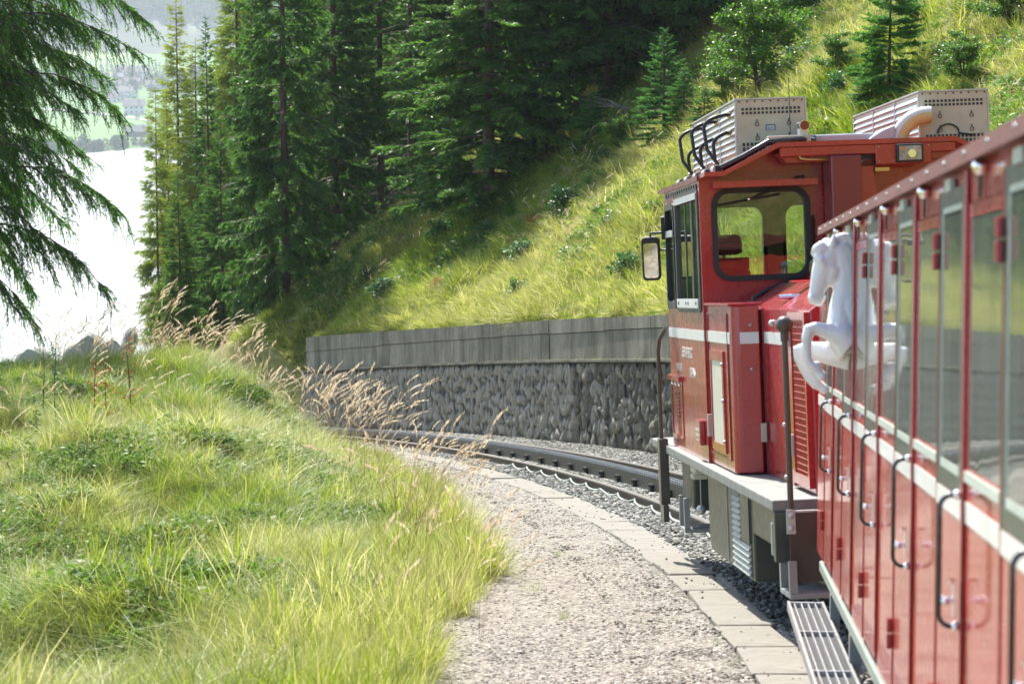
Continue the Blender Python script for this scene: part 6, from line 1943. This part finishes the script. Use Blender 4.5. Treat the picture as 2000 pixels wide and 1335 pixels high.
# front platform rail
fp = MB().tube([(-1.05, 2.05, 1.66), (-1.09, 2.12, 1.58), (-1.10, 2.14, 1.50), (-1.10, 2.14, .86)], .015, 8).build('front_handrail', M['brown_grey'], loco)
MB().box((-1.125, 2.06, .40), (-1.06, 2.20, .87)).build('front_bracket', M['brown_grey'], loco, .006, 1)
MB().box((-1.12, 1.98, .28), (-1.08, 2.2, .40)).build('bracket_leg', M['brown_grey'], loco)
# mirror
mr = MB().prism(rrect(-1.205, -1.075, 2.005, 2.315, .03), 'y', 1.955, 2.02).build('side_mirror', M['black'], loco, .006, 1)
MB().prism(rrect(-1.190, -1.090, 2.025, 2.275, .02), 'y', 1.951, 1.9545).build('mirror_glass', M['mirror'], mr)
mr.matrix_local = Matrix.Translation((-1.14, 1.985, 0)) @ Matrix.Rotation(R(-11), 4, 'Z') @ Matrix.Translation((0, 0, 2.16)) @ Matrix.Rotation(R(10), 4, 'X') @ Matrix.Translation((0, 0, -2.16)) @ Matrix.Translation((1.14, -1.985, 0))
MB().tube([(-1.14, 1.99, 2.31), (-1.14, 1.99, 2.34), (-1.03, 1.97, 2.345)], .010, 6).tube([(-1.09, 1.99, 2.22), (-1.03, 1.97, 2.22)], .008, 6).build('mirror_arm', M['steel'], mr)
MB().box((-1.055, 1.93, 2.30), (-1.032, 1.99, 2.46)).build('mirror_hinge', M['black'], mr)

# ---- roof equipment
def rbox(x0, x1, y0, y1, z0, z1, label_side):
    b = MB().box((x0, y0, z0), (x1, y1, z1)).build('roof_box_body', M['cream'], loco, .004, 1)
    b.name = 'equipment_box'
    # perforated strips: small dark square holes standing in rows
    hm = MB()
    nh_ = 17; ww = (x1 - x0) / nh_
    for rI, z in ((0, z1 - .060), (1, z1 - .085)):
        for i in range(1, nh_ - 1): hm.box((x0 + (i + .18) * ww, y0 - .0015, z - .008), (x0 + (i + .82) * ww, y0 + .001, z + .008))
    for rI, z in ((0, z0 + .085), (1, z0 + .055), (2, z0 + .025)):
        for i in range(1, nh_ - 1): hm.box((x0 + (i + .18) * ww, y0 - .0015, z - .011), (x0 + (i + .82) * ww, y0 + .001, z + .011))
    h = hm.build('vent_holes', M['dark_in'], b); h['kind'] = 'stuff'
    for (fx, fz) in ((.29, .60), (.76, .60), (.29, .36), (.76, .36)):
        x = x0 + (x1 - x0) * fx; z = z0 + (z1 - z0) * fz
        MB().tube([(x + .012 * math.cos(R(a)), y0 - .004, z - .008 + .012 * math.sin(R(a))) for a in range(0, 361, 45)], .0025, 5).tube([(x, y0 - .003, z + .004), (x, y0 - .003, z + .022)], .004, 5).build('lid_catch', M['steel'], b)
    for fx in np.linspace(.04, .96, 9): MB().ball((x0 + (x1 - x0) * fx, y0 - .002, z1 - .012), .006, 6, 5).build('rivet', M['steel'], b)
    # slatted sides in three bays
    for sx, xx in ((-1, x0), (1, x1)):
        for k in range(3):
            ya = y0 + (y1 - y0) * k / 3 + .02; yb = y0 + (y1 - y0) * (k + 1) / 3 - .02
            MB().box((xx + sx * .012, ya - .018, z0 + .01), (xx + sx * .0005, ya + .008, z1 - .01)).build('side_stile', M['zinc'], b)
            for q in range(8):
                z = z0 + .035 + (z1 - z0 - .07) * q / 7.5
                MB().prism([(xx + sx * .0005, z), (xx + sx * .016, z + .002), (xx + sx * .003, z + .026)], 'y', ya + .012, yb).build('side_slat', M['zinc'], b)
        MB().box((xx + sx * .012, y1 - .025, z0 + .01), (xx + sx * .0005, y1 - .002, z1 - .01)).build('side_stile', M['zinc'], b)
    MB().box((x0 - .01, y0 - .006, z1), (x1 + .01, y1 + .006, z1 + .010)).build('lid', M['zinc'], b)
    return b
lbx = rbox(-.757, -.319, .10, 2.37, 2.755, 3.125, 'left')
rbx = rbox(.425, .86, .10, 2.37, 2.765, 3.135, 'right')
st1 = MB().box((-.575, .0955, 2.925), (-.512, .0985, 2.965)).build('sticker', M['sticker_blue'], lbx)
MB().box((-.568, .0945, 2.927), (-.519, .0953, 2.957)).build('sticker_face', M['sticker'], st1)
MB().tube([(-.553, .0942, 2.948), (-.559, .0942, 2.940), (-.553, .0942, 2.934), (-.556, .0942, 2.930)], .002, 4).tube([(-.535, .0942, 2.948), (-.539, .0942, 2.938), (-.533, .0942, 2.936)], .002, 4).build('sticker_sign', M['sticker_blue'], st1)
MB().box((-.60, -.16, 2.826), (-.33, -.02, 2.875)).build('junction_box', M['cream'], loco, .004, 1)
# hoses looping from the left box down to the roof edge
for k, (y, za) in enumerate(((.32, 3.045), (.98, 3.045), (1.66, 3.045), (.34, 2.93), (1.02, 2.93), (1.70, 2.92))):
    xo = -.80 if k < 3 else -.79
    dx = .15 if k < 3 else .10
    pts = [(-.757, y, za), (-.80, y - .01, za + .004)] + [(xo - dx * math.sin(R(a)), y - .02 - .04 * (a / 150), za - .085 + .085 * math.cos(R(a))) for a in range(20, 100, 16)] + [(xo - dx * .92, y - .08, za - .22), (-.86, y - .12, 2.70), (-.85, y - .13, 2.665)]
    if k >= 3: pts = pts[:-2] + [(xo - dx * 1.0, y - .10, 2.74)]
    MB().tube(pts, .0125, 7).build('hose', M['black'], loco)
    MB().tube([(-.756, y, za), (-.79, y, za)], .016, 8).build('hose_union', M['brass'], loco)
for y in (-.06, .42, .9, 1.4, 1.85):
    MB().box((-.93, y, 2.664), (-.80, y + .05, 2.71)).build('hose_clamp', M['black'], loco, .006, 1)
    MB().tube([(-.90, y + .12, 2.69), (-.90, y + .26, 2.69)], .03, 8).build('hose_coupling', M['zinc'], loco)
for k in range(3):
    MB().tube([(-.90 + .02 * k, -.10 + .03 * k, 2.69), (-.76 + .02 * k, -.13 + .02 * k, 2.752 + .01 * k), (-.60, -.15 + .03 * k, 2.838), (-.40, -.17 + .03 * k, 2.846), (-.30, -.1, 2.84)], .020, 8).build('hose_bundle', M['black_gloss'], loco)
# camera post, flat unit, exhaust elbow, antenna
cp = MB().box((-.395, -.08, 2.827), (-.335, -.02, 2.96)).build('camera_post', M['white'], loco, .006, 1)
MB().tube([(-.365, -.14, 2.935), (-.365, .02, 2.935)], .033, 14).build('camera_barrel', M['chrome'], cp)
MB().tube([(-.365, -.150, 2.935), (-.365, -.138, 2.935)], .030, 14).build('camera_lens', M['red_lamp'], cp)
MB().box((-.32, .05, 2.827), (.115, .9, 2.885)).build('flat_roof_unit', M['ac_blue'], loco, .018, 3)
MB().box((-.325, .0, 2.828), (-.27, .045, 2.875)).build('unit_label', M['dark_in'], loco)
el = [(.13 + .0, .30, 2.90), (.14, .30, 2.93)]
def elbow(rad, sc, name, mat, y0=.05):
    mbx = MB(); pts = [(.12, y0 + .35, 2.80)] + [(.455 - .19 * math.cos(R(a)), y0 - .02 * a / 90, 2.80 + .185 * math.sin(R(a))) for a in range(0, 91, 9)]
    mbx.tube(pts[1:] + [(.475, y0 - .02, 2.985)], [rad] * 12, 16, False); return mbx.build(name, mat, loco)
eb = elbow(.055, 1, 'exhaust_elbow', M['pipe'])
eb.data.materials.append(M['pipe_in'])
for p_ in eb.data.polygons:
    rv = Vector((p_.center.x - .455, 0, p_.center.z - 2.80)).normalized()
    if p_.normal.dot(rv) < .30 and p_.center.z > 2.84: p_.material_index = 1  # yellow stain and the shade inside the bend put into one colour
MB().prism([(.05, 2.827), (.24, 2.827), (.24, 2.93), (.16, 2.90), (.09, 2.86)], 'y', -.005, .20).build('pipe_cowl', M['ac_blue'], loco, .02, 2)
MB().tube([(-.425, .05, 2.826), (-.425, .05, 3.25)], .003, 5).build('antenna', M['steel'], loco)
MB().tube([(.60 + .07 * math.cos(R(a)), .09, 2.865 + .06 * math.sin(R(a))) for a in range(180, -1, -20)] + [(.76, .09, 2.85)], .006, 6).build('loose_cable', M['black'], loco)
# bogies under the frame
for y in (-1.9, 1.2):
    for x in (-.53, .53):
        MB().tube([(x - .05 + .2, y, .33), (x + .05 + .2, y, .33)], .32, 20).build('wheel', M['steel'], loco)
    MB().tube([(-.4, y, .33), (.8, y, .33)], .06, 8).build('axle', M['steel'], loco)
    MB().box((-.5, y - .5, .25), (-.42, y + .5, .45)).build('bogie_frame', M['steel'], loco)
